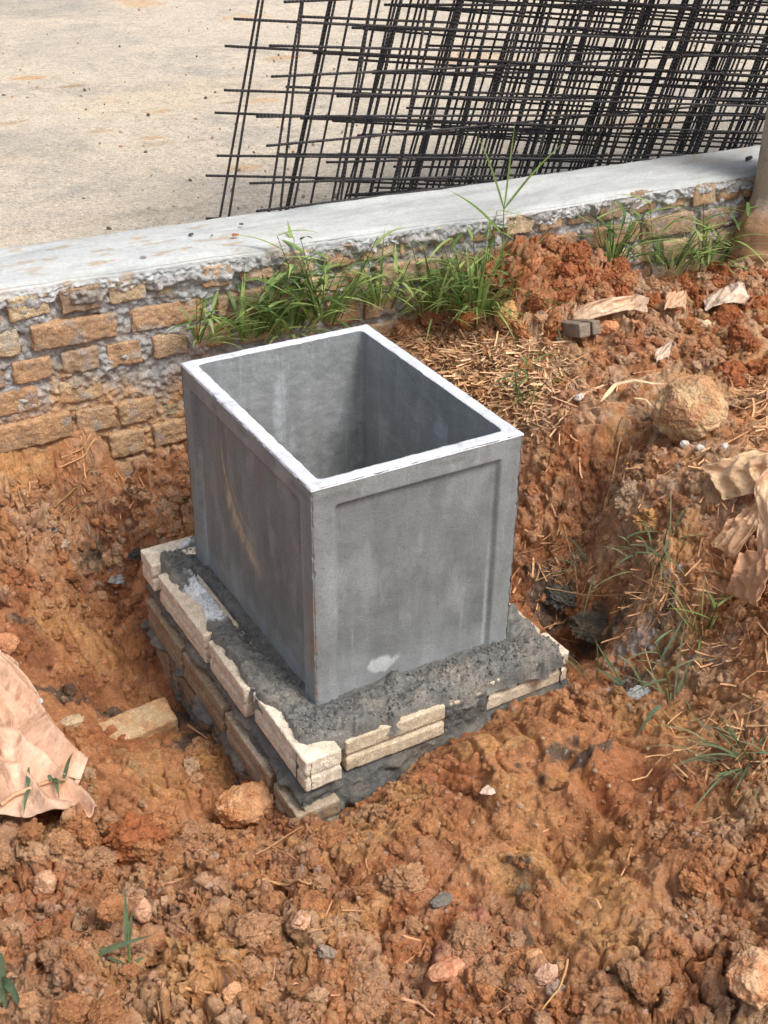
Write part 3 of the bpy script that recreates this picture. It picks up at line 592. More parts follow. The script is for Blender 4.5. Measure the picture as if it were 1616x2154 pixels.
# cap: profile swept along the wall
xc = segs(-6, .5, -1, .03, -.42, .003, 1.0, .0042, 2.10, .05, 6)
prof = []
for t in np.linspace(0, 1, 8): prof.append(('b', t))
for t in np.linspace(0, 1, 40): prof.append(('t', t))
for t in np.linspace(0, 1, 26)[1:]: prof.append(('f', t))
U = np.zeros((len(xc), len(prof))); Yc = np.zeros_like(U); Zc = np.zeros_like(U); Cp = np.ones(U.shape + (3,))
ztop = .532 - .014 * np.clip(xc, -1, 3) + .004 * fbm(xc * 2, xc * 0, 3, 431); yfr = wy_(xc) - .004 + .006 * fbm(xc * 5, xc * 0 + 3, 3, 432); ybk = wy_(xc) + .275 + .004 * fbm(xc * 4, xc * 0 + 8, 2, 433)
low = ztop - .050 + .020 * fbm(xc * 16, xc * 0 + 4, 4, 434, .6)
for k, (w, t) in enumerate(prof):
    if w == 'b': Yc[:, k] = ybk; Zc[:, k] = .2 + (ztop - .006 - .2) * t
    elif w == 't':
        Yc[:, k] = ybk - .004 + (yfr + .006 - ybk) * t; Zc[:, k] = ztop + .003 * fbm(xc * 6, xc * 0 + t * 2, 3, 435) - .006 * ss(.9, 1, t) - .006 * ss(.03, 0, t)
    else:
        r_ = t; zz = ztop - .006 - (ztop - .006 - low) * r_
        lump = billow(xc * 34, zz * 34, 4, 436, .6); am = ss(.12, .5, r_)
        Yc[:, k] = yfr + .004 - .006 * ss(0, .15, r_) - .014 * am * (lump - .15) - .005 * am * fbm(xc * 90, zz * 90, 2, 437) + .03 * ss(.8, 1, r_)
        Zc[:, k] = zz
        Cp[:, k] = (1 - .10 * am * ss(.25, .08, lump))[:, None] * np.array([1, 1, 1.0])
A = np.broadcast_to(xc[:, None], U.shape)
stain = ss(.30, .6, fbm(A * 10, Yc * 26, 4, 441)) * ss(.3, -.2, np.abs(A - .1) - .3)
Cp = Cp * (1 - stain[..., None] * np.array([.12, .3, .45])); Cp = np.clip(Cp, 0, 1.2)
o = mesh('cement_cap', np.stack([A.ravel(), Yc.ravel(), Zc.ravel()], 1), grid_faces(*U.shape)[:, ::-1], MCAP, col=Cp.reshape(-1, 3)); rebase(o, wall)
# back face of the wall
V, Fc = rblock((12., .23, .5), .05, .004, .001, 20, 3, loc=(0, 1.215, .2)); o = mesh('core', V, Fc, MWM, col=np.broadcast_to(mo, V.shape)); rebase(o, wall)
# small stones on the cap
for n_, (u, v, s, c, lb) in enumerate([(402,494,.006,(96,92,90),'dark grit stone on the white wall cap, left of the orange one'), (446,496,.004,(140,132,124),'tiny grey pebble beside the orange stone on the wall cap'), (495,495,.008,(176,96,60),'orange clay pebble on the white wall cap near the mesh'),
      (508,472,.005,(110,100,92),'small brown stone at the back edge of the wall cap'), (286,486,.006,(160,92,66),'red pebble on the yard just behind the wall cap'), (1575,336,.012,(90,88,86),'flat dark chip lying on the wall cap by the post'), (302,541,.006,(160,150,140),'pale grit lump on the wall cap above the bricks')]):
    p = at(u, v, z=.535 if v != 336 else .505); V, Fc = protoM[n_ % 8]; V = (V @ rotm(0).T) * s * np.array([1.2, 1, .6])
    if v == 486: p = at(u, v, z=.252)
    o = mesh('pebble', V - [0, 0, V[:, 2].min()] , Fc, MROCK, col=np.broadcast_to(np.array(lin(*c)), V.shape)); o.location = p + np.array([0, 0, -.002])
    tag(o, lb, 'pebble', 'pebbles on the wall cap')

# ------------------------------------------------------------------ concrete post
post = empty('concrete_post', (2.135, .958, .1), 'tall concrete post at the right end of the wall with clay stained foot', 'post')
nz = 220; nt = 140; zz = np.linspace(.05, 2.6, nz); tt = np.linspace(0, 2 * pi, nt, endpoint=False)
Tt, Z2 = np.meshgrid(tt, zz, indexing='ij'); e = .5
fl = .03 * ss(.46, .34, Z2 + .01 * fbm(Tt * 1.5, Z2 * 12, 3, 451)) + .02 * ss(.36, .15, Z2)
hx = .115 + fl + .003 * fbm(Tt * 2, Z2 * 5, 3, 452); hy = .115 + fl; pa = radians(43)
lx_ = hx * np.sign(np.cos(Tt)) * np.abs(np.cos(Tt)) ** e; ly_ = hy * np.sign(np.sin(Tt)) * np.abs(np.sin(Tt)) ** e
X_ = 2.135 + lx_ * cos(pa) - ly_ * sin(pa); Y_ = .958 + lx_ * sin(pa) + ly_ * cos(pa)
rn = .012 * ss(.5, .35, Z2) * fbm(X_ * 30 + Y_ * 20, Z2 * 30, 3, 453); X_ = X_ + rn * np.cos(Tt); Y_ = Y_ + rn * np.sin(Tt)
cpst = mixc(np.broadcast_to(np.array(lin(166, 160, 148)), X_.shape + (3,)), np.array(lin(176, 138, 106)), ss(.48, .40, Z2 + .03 * fbm(Tt * 2, Z2 * 9, 4, 454)))
cpst = mixc(cpst, np.array(lin(176, 150, 120)), .6 * ss(.75, .45, Z2 + .1 * fbm(Tt * 3, Z2 * 4, 3, 455)) * ss(.44, .5, Z2))
i = np.arange(nt)[:, None] * nz + np.arange(nz - 1)[None]; j = ((np.arange(nt) + 1) % nt)[:, None] * nz + np.arange(nz - 1)[None]
Fp = np.stack([i, j, j + 1, i + 1], -1).reshape(-1, 4)
PV = np.stack([X_.ravel(), Y_.ravel(), Z2.ravel()], 1); mat_p = mat_vc('post_concrete', .85, .2, 16, .84, 1.14, .002, 140)
split = ss(0, 1, PV[:, 2])
mz = PV[Fp[:, 0], 2]
def sub(Vv, Ff, Cv):
    u_, inv = np.unique(Ff.ravel(), return_inverse=True); return Vv[u_], inv.reshape(Ff.shape), Cv[u_]
cv = cpst.reshape(-1, 3)
a, b, c = sub(PV, Fp[mz >= .45], cv); rebase(mesh('shaft', a, b, mat_p, col=c), post)
a, b, c = sub(PV, Fp[mz < .45], cv); rebase(mesh('footing', a, b, mat_p, col=c), post)

# ------------------------------------------------------------------ steel reinforcement mesh sheets leaning behind the wall
def rodmesh(name, L, r, bow=0.):
    nl = 12; ns = 8; x = np.linspace(0, L, nl + 1); a = np.arange(ns) * 2 * pi / ns
    V = np.stack([np.repeat(x, ns), np.tile(np.cos(a) * r, nl + 1) + np.repeat(bow * np.sin(x / L * pi), ns), np.tile(np.sin(a) * r, nl + 1)], 1)
    k = np.arange(nl)[:, None] * ns; i = k + np.arange(ns)[None]; j = k + (np.arange(ns)[None] + 1) % ns
    Fc = np.stack([i, j, j + ns, i + ns], -1).reshape(-1, 4); e1 = np.arange(ns)
    c1 = np.stack([np.zeros(ns - 2, int), e1[2:], e1[1:-1]], 1); c2 = np.stack([np.zeros(ns - 2, int), e1[1:-1], e1[2:]], 1) + nl * ns
    me = mesh(name, V, [Fc, c1, c2], MST); d = me.data; bpy.data.objects.remove(me); return d
R_ = .0040
DX = [rodmesh('rod_across', 3.6, R_, b) for b in (.0, .006, -.008)]; DZ = [rodmesh('rod_up', 2.3, R_, b) for b in (.0, .008, -.008)]
# (pixel where the first upright leaves the wall, depth y there, plan angle deg, side lean, lean towards the wall, spacing start)
sheets = [(461,468,1.80,-10,.15,-.22,.03,'leftmost steel mesh sheet of the leaning stack, bars ending over the open yard'),
          (480,468,1.77,-10,.125,-.22,.10,'second mesh sheet from the left, its first upright crossing the leftmost one'),
          (566,452,1.70,-5,.135,-.17,.02,'mesh sheet whose bottom bar runs just above the wall cap'),
          (590,448,1.64,-.5,.06,-.20,.15,'front mesh sheet with ribbed bars rising towards the right'),
          (604,446,1.76,-7,.14,-.21,.08,'mesh sheet just behind the front ribbed one'),
          (652,440,1.84,-9,.15,-.2,.17,None),(707,432,1.72,-3,.16,-.16,.04,None),(722,430,1.88,-10,.17,-.23,.13,None),(745,426,1.92,-11,.16,-.19,.0,None),(790,418,1.80,-6,.15,-.2,.09,None),(835,414,1.95,-9,.18,-.2,.05,None),
          (870,410,1.85,-8,.14,-.17,.15,None),(775,420,1.74,-4,.1,-.22,.12,None),(920,404,1.9,-10,.16,-.2,.07,None),(1010,392,1.98,-10,.2,-.2,.18,None)]
for si, (u, v, yy, ang, lx, ly, z0, lb) in enumerate(sheets):
    b = at(u, v, y=yy); up = np.array([lx, ly, 1.]); up /= np.linalg.norm(up); a = radians(ang); ac = np.array([cos(a), sin(a), 0.])
    ac = ac - up * (ac @ up) * .6; ac /= np.linalg.norm(ac); nn = np.cross(up, ac); nn /= np.linalg.norm(nn)
    base = b - up * (b[2] - .262) / up[2]
    g = None if lb else 'mesh sheets deep in the leaning stack'
    s = empty('rebar_mesh', base, lb or 'dark steel mesh sheet overlapped deep in the leaning stack', 'rebar mesh', 'reinforcement mesh sheets leaning behind the wall')
    k = 0; x = 0.
    while x < 3.45:
        o = bpy.data.objects.new('upright_rod', DZ[(si + k) % 3 if si > 1 else 0]); COL.objects.link(o); o.parent = s
        wob = rng.normal(0, .004); ud = up + ac * wob; ud /= np.linalg.norm(ud); n2 = np.cross(ud, ac); n2 /= np.linalg.norm(n2); yv = np.cross(n2, ud)
        p = ac * x; o.matrix_local = Matrix([[ud[i], yv[i], n2[i], p[i]] for i in range(3)] + [[0, 0, 0, 1]]); x += .2 + rng.normal(0, .003); k += 1
    z = z0 + .02; k = 0; ov = rng.uniform(.06, .12)
    while z < 2.2:
        o = bpy.data.objects.new('cross_rod', DX[(si + k) % 3 if si > 1 else 0]); COL.objects.link(o); o.parent = s
        wob = rng.normal(0, .006 if si > 1 else .002); ad = ac + up * wob; ad /= np.linalg.norm(ad); n2 = np.cross(ad, up); n2 /= np.linalg.norm(n2); yv = np.cross(n2, ad)
        p = up * z - ac * (ov + rng.uniform(-.012, .012)) - nn * R_ * 1.8; o.matrix_local = Matrix([[ad[i], yv[i], n2[i], p[i]] for i in range(3)] + [[0, 0, 0, 1]]); z += .2 + rng.normal(0, .003); k += 1

# ------------------------------------------------------------------ precast concrete chamber
W, L, HT = .449, .610, .478
chamber = empty('concrete_chamber', (W / 2, L / 2, 0), 'open square grey precast concrete inspection chamber bedded on the brick base', 'concrete chamber')
# outer walls, four grids
def panel(s, z, Ls):
    b = .047; d = np.minimum(np.minimum(s - b, Ls - b - s), (HT - .043) - z); return .009 * ss(0., .007, d)
Vs = MB(); res = .003
def wallcol(P, s, z, which):
    n = fbm(s * 9 + which * 5, z * 5, 5, 501 + which); c = np.broadcast_to(np.array(lin(122, 126, 126)), P.shape).copy() * (1 + .10 * n)[:, None]
    c = mixc(c, np.array(lin(156, 160, 160)), .35 * ss(.2, .7, fbm(s * 14, z * 6, 4, 511 + which)))
    c = mixc(c, np.array(lin(104, 106, 105)), .35 * ss(.15, .6, fbm(s * 20 + 4, z * 12, 4, 521 + which)))
    c = mixc(c, np.array(lin(160, 164, 166)), .45 * ss(.10, .0, z + .03 * fbm(s * 20, z * 20, 3, 531)) )
    return c
for which, (Ls, fn, nrm) in enumerate([(W, lambda s: (s, 0 * s), (0, -1)), (L, lambda s: (0 * s, s), (-1, 0)), (W, lambda s: (s, 0 * s + L), (0, 1)), (L, lambda s: (0 * s + W, s), (1, 0))]):
    s1 = np.linspace(0, Ls, int(Ls / res) + 1); z1 = np.linspace(-.02, HT, int(HT / res) + 1); S, Zq = np.meshgrid(s1, z1, indexing='ij'); s, z = S.ravel(), Zq.ravel()
    x, y = fn(s); dp = 1.0 * panel(s, z, Ls) + .0009 * fbm(s * 12, z * 12, 3, 541 + which)
    ed = np.minimum(s, Ls - s); dp += .0022 * ss(.006, 0, ed) + .0045 * np.maximum(0, fbm(s * 38, z * 38, 3, 551) - .1) * ss(.012, 0, np.minimum(ed, HT - z))
    # casting seams just inside the border
    dp -= .0012 * np.exp(-((s - .062) / .0015) ** 2) * ss(.43, .41, z); dp -= .0012 * np.exp(-((Ls - s - .062) / .0015) ** 2) * ss(.43, .41, z)
    dp += .0014 * np.exp(-((s - .074) / .0012) ** 2) * ss(.42, .4, z)
    P = np.stack([x - nrm[0] * dp, y - nrm[1] * dp, z], 1); c = wallcol(P, s, z, which)
    b = .047; dd = np.minimum(np.minimum(s - b, Ls - b - s), (HT - .043) - z)
    c = mixc(c, np.array(lin(152, 155, 155)), .35 * ss(0, -.003, dd))
    c = mixc(c, np.array(lin(178, 182, 184)), .6 * np.exp(-((Ls - s - .058) / .005) ** 2) * ss(.35, .1, z + .1 * fbm(s * 20, z * 9, 3, 561)))
    wet = ss(.08, .4, fbm(s * 8 + 2, z * 30, 3, 562)) * np.exp(-((z - .456) / .010) ** 2); c = mixc(c, np.array(lin(108, 110, 108)), .55 * wet)
    if which == 1:      # tan scrape on the left side
        c = c * np.array([.94, .99, 1.0])  # left face tinted cooler, offsetting warm bounced light in its colour
        for (pts, wd, al) in [([(.432, .372), (.424, .32), (.400, .262), (.375, .225), (.34, .20), (.30, .185)], .006, .95), ([(.42, .27), (.39, .225), (.345, .20), (.29, .165)], .016, .45), ([(.41, .25), (.38, .20), (.33, .175), (.27, .15)], .018, .35), ([(.40,.30),(.36,.25),(.30,.215)], .004, .5), ([(.415,.26),(.38,.205),(.31,.17),(.25,.13)], .004, .5), ([(.39,.22),(.35,.18),(.27,.15)], .003, .5)]:
            pts = np.array(pts); tq = np.linspace(0, 1, 60); px = np.interp(tq, np.linspace(0, 1, len(pts)), pts[:, 0]); pz_ = np.interp(tq, np.linspace(0, 1, len(pts)), pts[:, 1])
            d = np.full(s.shape, 9.)
            for q in range(60):
                wq = wd * (1 if wd > .01 else .35 + .9 * sin(pi * tq[q])); d = np.minimum(d, np.hypot(s - px[q], z - pz_[q]) / wq)
            stre = .6 + .6 * fbm((s + z * .6) * 60, (s - z) * 8, 3, 571); c = mixc(c, np.array(lin(186, 172, 146)), 1.1 * al * np.exp(-d * d) * np.clip(stre, 0, 1.2))
        rust = np.exp(-((s - .012) / .010) ** 2) * ss(.05, .1, z) * ss(.27, .2, z); c = mixc(c, np.array(lin(150, 108, 72)), rust * (.35 + .5 * ss(.0, .4, fbm(s * 60, z * 14, 3, 572))))
    if which == 0:
        rust = np.exp(-(s / .004) ** 2) * ss(.26, .2, z) * ss(-.1, .3, fbm(s * 20, z * 20, 3, 573)); c = mixc(c, np.array(lin(176, 110, 62)), rust * .7)
        sp = np.exp(-((s - .15) / .035) ** 2 - ((z - .035) / .022) ** 2); c = mixc(c, np.array(lin(196, 200, 200)), ss(.35, .6, sp + .25 * fbm(s * 50, z * 20, 3, 574)) * .75)
    f = grid_faces(*S.shape)
    if which in (1, 2): f = f[:, ::-1]
    Vs.add(P, f, c)
# inner walls: rounded rectangle lofted down
x0, x1, y0, y1, rr = .028, W - .028, .027, L - .027, .011; ns = 130
def ring(x0, x1, y0, y1, rr):
    pts = []
    t = np.arange(ns) / ns
    for (ax, ay, bx, by_) in [(x0, y0, x1, y0), (x1, y0, x1, y1), (x1, y1, x0, y1), (x0, y1, x0, y0)]: pts.append(np.stack([ax + (bx - ax) * t, ay + (by_ - ay) * t], 1))
    p = np.concatenate(pts)
    if rr > 0:
        q = np.stack([np.clip(p[:, 0], x0 + rr, x1 - rr), np.clip(p[:, 1], y0 + rr, y1 - rr)], 1); d = p - q; l = np.linalg.norm(d, axis=1, keepdims=True); p = q + d / np.maximum(l, 1e-9) * rr
    return p
inner = ring(x0, x1, y0, y1, rr); outer = ring(0, W, 0, L, 0); N = 4 * ns
jag = .0013 * fbm(inner[:, 0] * 40, inner[:, 1] * 40, 4, 601, .6) + .0015 * np.maximum(0, fbm(inner[:, 0] * 14 + 3, inner[:, 1] * 14, 3, 602))
cen = np.array([W / 2, L / 2]); inn_top = inner + (cen - inner) / np.linalg.norm(cen - inner, axis=1, keepdims=True) * jag[:, None]
zi = np.linspace(HT, 0, 170); VV = []; CI = []
for z in zi:
    t = ss(HT - .012, HT, z); p = inner * (1 - t) + inn_top * t
    # formwork seams halfway along each wall, taper
    tp = .006 * (HT - z) / HT; p = cen + (p - cen) * (1 - tp / .2)
    seam = .0022 * (np.exp(-((p[:, 0] - W * .47 - .01) / .0025) ** 2) * (np.abs(p[:, 1] - cen[1]) > .25) + np.exp(-((p[:, 1] - L * .52) / .0025) ** 2) * (np.abs(p[:, 0] - cen[0]) > .17))
    rgh = .0012 * fbm(p[:, 0] * 30 + p[:, 1] * 17, np.full(N, z * 30), 3, 603)
    p = p + (cen - p) / np.linalg.norm(cen - p, axis=1, keepdims=True) * (seam + rgh)[:, None]
    VV.append(np.c_[p, np.full(N, z)])
    n = fbm(p[:, 0] * 8 + p[:, 1] * 5, np.full(N, z * 6), 5, 604); c = np.broadcast_to(np.array(lin(144, 147, 148)), (N, 3)) * (1 + .14 * n)[:, None]
    c = mixc(c, np.array(lin(180, 188, 192)), .5 * ss(.2, .7, fbm(p[:, 0] * 15 + p[:, 1] * 9, np.full(N, z * 3), 4, 605)))
    c = mixc(c, np.array(lin(124, 130, 130)), .5 * ss(-.05, .4, fbm(p[:, 0] * 10 - p[:, 1] * 6, np.full(N, z * 8), 5, 606) + .25 * ss(.12, .03, HT - z) - .2)); CI.append(c)
VV = np.concatenate(VV); i = np.arange(len(zi) - 1)[:, None] * N + np.arange(N)[None]; j = np.arange(len(zi) - 1)[:, None] * N + (np.arange(N)[None] + 1) % N
Vs.add(VV, np.stack([i, j, j + N, i + N], -1).reshape(-1, 4)[:, ::-1], np.concatenate(CI))
o = Vs.build('body', MC); rebase(o, chamber)
# rim
VV = []; nr = 9
oj = .0015 * np.abs(fbm(outer[:, 0] * 40, outer[:, 1] * 40, 3, 611)); out_top = outer + (cen - outer) / np.linalg.norm(cen - outer, axis=1, keepdims=True) * oj[:, None]
for k in range(nr + 1):
    t = k / nr; p = out_top * (1 - t) + inn_top * t; z = HT + .0015 - .0025 * (abs(2 * t - 1) ** 6) + .0007 * fbm(p[:, 0] * 30, p[:, 1] * 30, 3, 612); VV.append(np.c_[p, z])
VV = [np.c_[cen + (outer - cen) * 1.003, np.full(N, HT - .004)]] + VV; VV = np.concatenate(VV)
i = np.arange(nr + 1)[:, None] * N + np.arange(N)[None]; j = np.arange(nr + 1)[:, None] * N + (np.arange(N)[None] + 1) % N
o = mesh('rim', VV, np.stack([i, j, j + N, i + N], -1).reshape(-1, 4), MR); rebase(o, chamber)
V, Fc = rblock((W - .05, L - .05, .03), .02, .003, .002, 20, 5, loc=(W / 2, L / 2, -.02)); rebase(mesh('floor', V, Fc, MC, col=np.broadcast_to(np.array(lin(110, 106, 100)), V.shape)), chamber)

# ------------------------------------------------------------------ brick base with mortar
base = empty('brick_plinth', (.22, .28, -.36), 'stepped base of pale grooved cement bricks in dark wet mortar under the chamber', 'brick base')
mb = MB(); cb = [np.array(lin(*c)) for c in [(220, 206, 184), (210, 194, 168), (228, 216, 196), (192, 172, 144)]]
bricks = [  # x0,x1,y0,y1,ztop,colour,rz
 (-.088,-.012,-.128,.102,-.008,2,.0),(-.099,-.02,.122,.304,-.012,0,0.0),(-.102,-.02,.322,.585,-.010,0,.01),(-.106,.10,.612,.690,.0,2,0.0),
 (.006,.226,-.112,-.03,-.012,1,.0),(.236,.312,-.112,-.0,-.014,3,0),(.322,.536,-.098,-.02,-.006,0,.02),
 (.455,.535,.0,.205,-.012,1,0),(.455,.53,.222,.43,-.012,0,0),(.45,.53,.445,.69,-.012,1,0),(.12,.33,.62,.69,-.012,1,0),(.34,.44,.62,.69,-.012,1,0)]
for z_, xo in ((-.125, .012), (-.222, .006), (-.315, .0)):
    o_ = .11 if z_ != -.222 else .0
    y = -.125 - o_ * .0 + (.0 if z_ == -.222 else .0); first = True; yy = -.135
    ln = .105 if z_ != -.222 else .215
    while yy < .68:
        e2 = min(yy + ln, .70); bricks.append((-.10 - xo, -.02, yy, e2, z_, 3 if rng.random() < .6 else 1, rng.uniform(-.01, .01))); yy = e2 + .018; ln = .215
    xx = .3
    while xx < .5: bricks.append((xx, min(xx + .215, .54), -.122 - xo, -.03, z_, 3, 0)); xx += .23
for q, (a, b, c, d, zt, ci, rz) in enumerate(bricks):
    vis = q < 7 or a < -.05
    V, Fc = rblock((b - a, d - c, .074), .0028 if vis else .01, .0032, .0009, 150, 50 + q, .0070, .0018, ((a + b) / 2, (c + d) / 2, zt - .037), rz)
    cc = np.broadcast_to(cb[ci] * rng.uniform(.92, 1.05), V.shape)
    dirt = ss(.0, .5, fbm(V[:, 0] * 14 + V[:, 1] * 14, V[:, 2] * 40 + q, 3, 621)) * (.18 if q < 7 else .6); cc = mixc(cc, np.array(lin(160, 116, 78)), dirt)
    if zt < -.05: cc = mixc(cc, np.array(lin(126, 112, 96)), np.full(len(V), .55))
    mb.add(V, Fc, cc)
o = mb.build('brickwork', MBR); rebase(o, base)
# mortar, top bed
x = segs(-.12, .0028, .57); y = segs(-.15, .0028, .72); A, B = np.meshgrid(x, y, indexing='ij')
dout = np.minimum(np.minimum(A + .105 + .012 * ss(.1,.0,B)*-1, .538 - A), np.minimum(B + .118, .69 - B))     # distance from outer edge
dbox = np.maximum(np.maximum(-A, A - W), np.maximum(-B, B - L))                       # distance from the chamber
nz1 = fbm(A * 22, B * 22, 4, 631, .6)
# how far in the bare brick tops reach, by side
lim = np.full(A.shape, .006)
gA = lambda x_, y_, r: np.exp(-(((A - x_) / r) ** 2 + ((B - y_) / r) ** 2))
lim += .050 * gA(-.06, -.12, .045) + .022 * gA(-.08, .02, .05) + .018 * gA(-.09, .2, .06) + .03 * gA(-.09, .42, .09) + .05 * gA(-.10, .66, .035) + .035 * gA(-.03, .69, .05) - .03 * gA(.1, -.12, .12) - .03 * gA(.3, -.12, .10) - .015 * gA(.45, -.12, .05) + .02 * gA(.54, .1, .03)
lim = np.maximum(lim, np.where(A < -.03, .019, .0135) + .004 * fbm(A * 30, B * 30, 3, 637) - .016 * gA(.46, -.12, .014) - .012 * gA(.11, -.12, .02) - .012 * gA(.275, -.12, .03)); msk = ss(-.003, .006, dout - lim + .006 * nz1 * (dout > .012))
grain = .0022 * fbm(A * 120, B * 120, 3, 632, .6) + .004 * (billow(A * 45, B * 45, 3, 633) - .2)
Hm = -.030 + msk * (.035 + (.007 * nz1 + .016 * (billow(A * 20, B * 20, 5, 634, .6) - .15)) * (.15 + .85 * ss(.0, .03, dbox))) + grain * (msk > .02)
Hm += -.016 * np.exp(-np.maximum(0, dbox) / .022) + .008 * np.exp(-np.maximum(0, dbox) / .010) * (.8 + .8 * np.maximum(0, fbm(A * 8, B * 8, 2, 635)))
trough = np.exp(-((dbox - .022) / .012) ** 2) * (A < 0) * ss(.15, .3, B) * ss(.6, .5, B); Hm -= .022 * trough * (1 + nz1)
Hm += .022 * gA(.17, -.008, .016) + .012 * gA(.48, -.05, .03) + .008 * gA(.05, -.07, .04) - .006 * gA(.12, -.07, .05) + .009 * np.maximum(0, fbm(A * 9 + 3, B * 9, 3, 638)) * ss(.02, .05, dbox) * msk - .006 * ss(.0, .4, fbm(A * 14, B * 26, 3, 639)) * ss(.01, .03, dbox) * msk
cm = np.broadcast_to(np.array(lin(118, 117, 113)), A.shape + (3,)).copy(); cm = mixc(cm, np.array(lin(138, 133, 124)), ss(-.3, .4, fbm(A * 12, B * 12, 4, 641)) * .8)
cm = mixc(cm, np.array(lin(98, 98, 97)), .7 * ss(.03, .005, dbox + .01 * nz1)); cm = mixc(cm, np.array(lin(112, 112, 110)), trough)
dry = 1.2 * np.exp(-(((A + .055) / .035) ** 2 + ((B - .43) / .10) ** 2)) + .8 * np.exp(-(((A + .04) / .05) ** 2 + ((B - .655) / .02) ** 2)); cm = mixc(cm, np.array(lin(232, 234, 236)), ss(.35, .6, dry + .25 * nz1))
ff = grid_faces(*A.shape); ff = ff[(msk.ravel()[ff].max(axis=1) > .02)]
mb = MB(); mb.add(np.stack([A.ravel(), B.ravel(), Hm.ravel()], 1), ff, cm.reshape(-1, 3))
# mortar, sides
for side in range(3):
    if side == 0: s = segs(-.13, .003, .69)
    elif side == 1: s = segs(-.09, .003, .54)
    else: s = segs(-.1, .006, .69)
    z = np.linspace(-.40, -.012, 150); S, Zq = np.meshgrid(s, z, indexing='ij'); out = -.017 + .0 * S
    jn = 0
    for zj in (-.104, -.210, -.305): jn = jn + np.exp(-((Zq - zj) / .016) ** 2)
    jn = jn * (.55 + .9 * np.maximum(0, fbm(S * 9, Zq * 9, 3, 650 + side)))
    if side == 0: out = out + .0
    out = out + (.032 if side == 0 else .026) * np.clip(jn, 0, 1.3) + .012 * (billow(S * 40, Zq * 40, 4, 652 + side, .6) - .2)
    low = ss(-.10, -.14, Zq); out = out + low * (.012 if side == 0 else .02)
    ov = ss(.25, .5, fbm(S * 8, Zq * 14, 3, 661 + side)); out = out + low * ov * .014
    if side == 1: out = out + .022 * ss(.02, -.01, np.abs(S - .275) - .05) * ss(-.0, -.02, Zq) + .02 * ss(-.085, -.12, Zq) * (.4 + fbm(S * 7, Zq * 7, 3, 665))
    if side == 0: out = out + .004 * ss(-.08, -.10, Zq)
    if side == 0: Pp = np.stack([-.093 - out, S, Zq], -1); ff = grid_faces(*S.shape)[:, ::-1]
    elif side == 1: Pp = np.stack([S, -.108 - out, Zq], -1); ff = grid_faces(*S.shape)
    else: Pp = np.stack([.535 + out, S, Zq], -1); ff = grid_faces(*S.shape)
    cs = np.broadcast_to(np.array(lin(100, 100, 98)), S.shape + (3,)).copy(); cs = mixc(cs, np.array(lin(126, 121, 111)), ss(-.1, .5, fbm(S * 14, Zq * 14, 4, 671)) * .7)
    mb.add(Pp.reshape(-1, 3), ff, cs.reshape(-1, 3))
# granules
for k in range(1500):
    if rng.random() < .6: x_, y_ = rng.uniform(-.1, .54), rng.uniform(-.125, .0)
    else: x_, y_ = rng.uniform(-.1, .0), rng.uniform(-.12, .69)
    i = np.clip(int((x_ + .12) / .0028), 0, A.shape[0] - 1); j = np.clip(int((y_ + .15) / .0028), 0, A.shape[1] - 1)
    if msk[i, j] < .5: continue
    s = rng.uniform(.0012, .0036) * (1.5 if rng.random() < .1 else 1); V, Fc = protoS[rng.integers(10)]; mb.add((V @ rotm(0).T) * s + [x_, y_, Hm[i, j] + s * .2], Fc, cm[i, j] * rng.uniform(.8, 1.3))
o = mb.build('mortar', MM); rebase(o, base)

# ------------------------------------------------------------------ stones and debris
def rock(name, u, v, s, c, lb, cat, sq=(1, 1, .8), sub_=5, sharp=.35, sink=.3, seed=0, c2=None, grp=None, z=None, flat=0):
    p = hit(u, v); V, Fc = ico(sub_); S = V + seed * 3.3
    if flat:      # facets
        r_ = np.random.default_rng(seed); D = r_.normal(size=(14, 3)); D /= np.linalg.norm(D, axis=1, keepdims=True); hgt = r_.uniform(.72, .95, 14)
        dd = V @ D.T; V = V * np.min(np.where(dd > .05, hgt / np.maximum(dd, .05), 9), axis=1).clip(.5, 1.1)[:, None]
    D = np.stack([fbm3(S + 11 * q, 1.3, 5, seed + q, .5) for q in range(3)], 1); V = V + (.10 + .16 * sharp) * D
    r = 1 + .22 * sharp * (fbm3(V + seed, 2.4, 4, seed + 3, .55, True) - .45) + .015 * fbm3(S, 14, 3, seed)
    V = V * r[:, None] * np.array(sq) * s; rz = rng.uniform(0, 6.28); ca, sa = cos(rz), sin(rz)
    if sq[0] == sq[1]: V = V @ np.array([[ca, sa, 0], [-sa, ca, 0], [0, 0, 1]])
    cc = mixc(np.broadcast_to(np.array(lin(*c)), V.shape), np.array(lin(*(c2 or c))), ss(-.2, .4, fbm3(V / s, 1.6, 3, seed + 8)))
    o = mesh(name, V, Fc, MROCK, col=cc); o.location = p + np.array([0, 0, s * sq[2] * (1 - 2 * sink)]); return tag(o, lb, cat, grp)
rock('boulder', 1448, 900, .080, (196, 164, 126), 'large round tan boulder on the right slope', 'boulder', (1, 1, .95), 6, .36, .24, 11, (184, 140, 102))
rock('boulder', 520, 1712, .052, (204, 156, 116), 'clay coated lumpy stone in the pit beside the front brick corner', 'boulder', (1.15, .8, .75), 6, .6, .2, 12, (192, 136, 92))
rock('brick_piece', 555, 1655, .040, (176, 96, 60), 'broken red brick piece speckled with white mortar beside the base', 'brick piece', (1.1, .7, .6), 5, .2, .3, 13, (166, 90, 58), flat=1)
for (u, v, s) in [(520,1612,.012),(505,1625,.008),(540,1630,.010),(548,1645,.008),(525,1660,.007),(560,1632,.006)]:
    p = hit(u, v)
rock('mortar_lump', 525, 1628, .020, (200, 206, 212), 'white crumbly mortar lump on the red brick piece', 'mortar lump', (1.2, .9, .6), 5, 1.3, -.2, 14, (180, 186, 190))
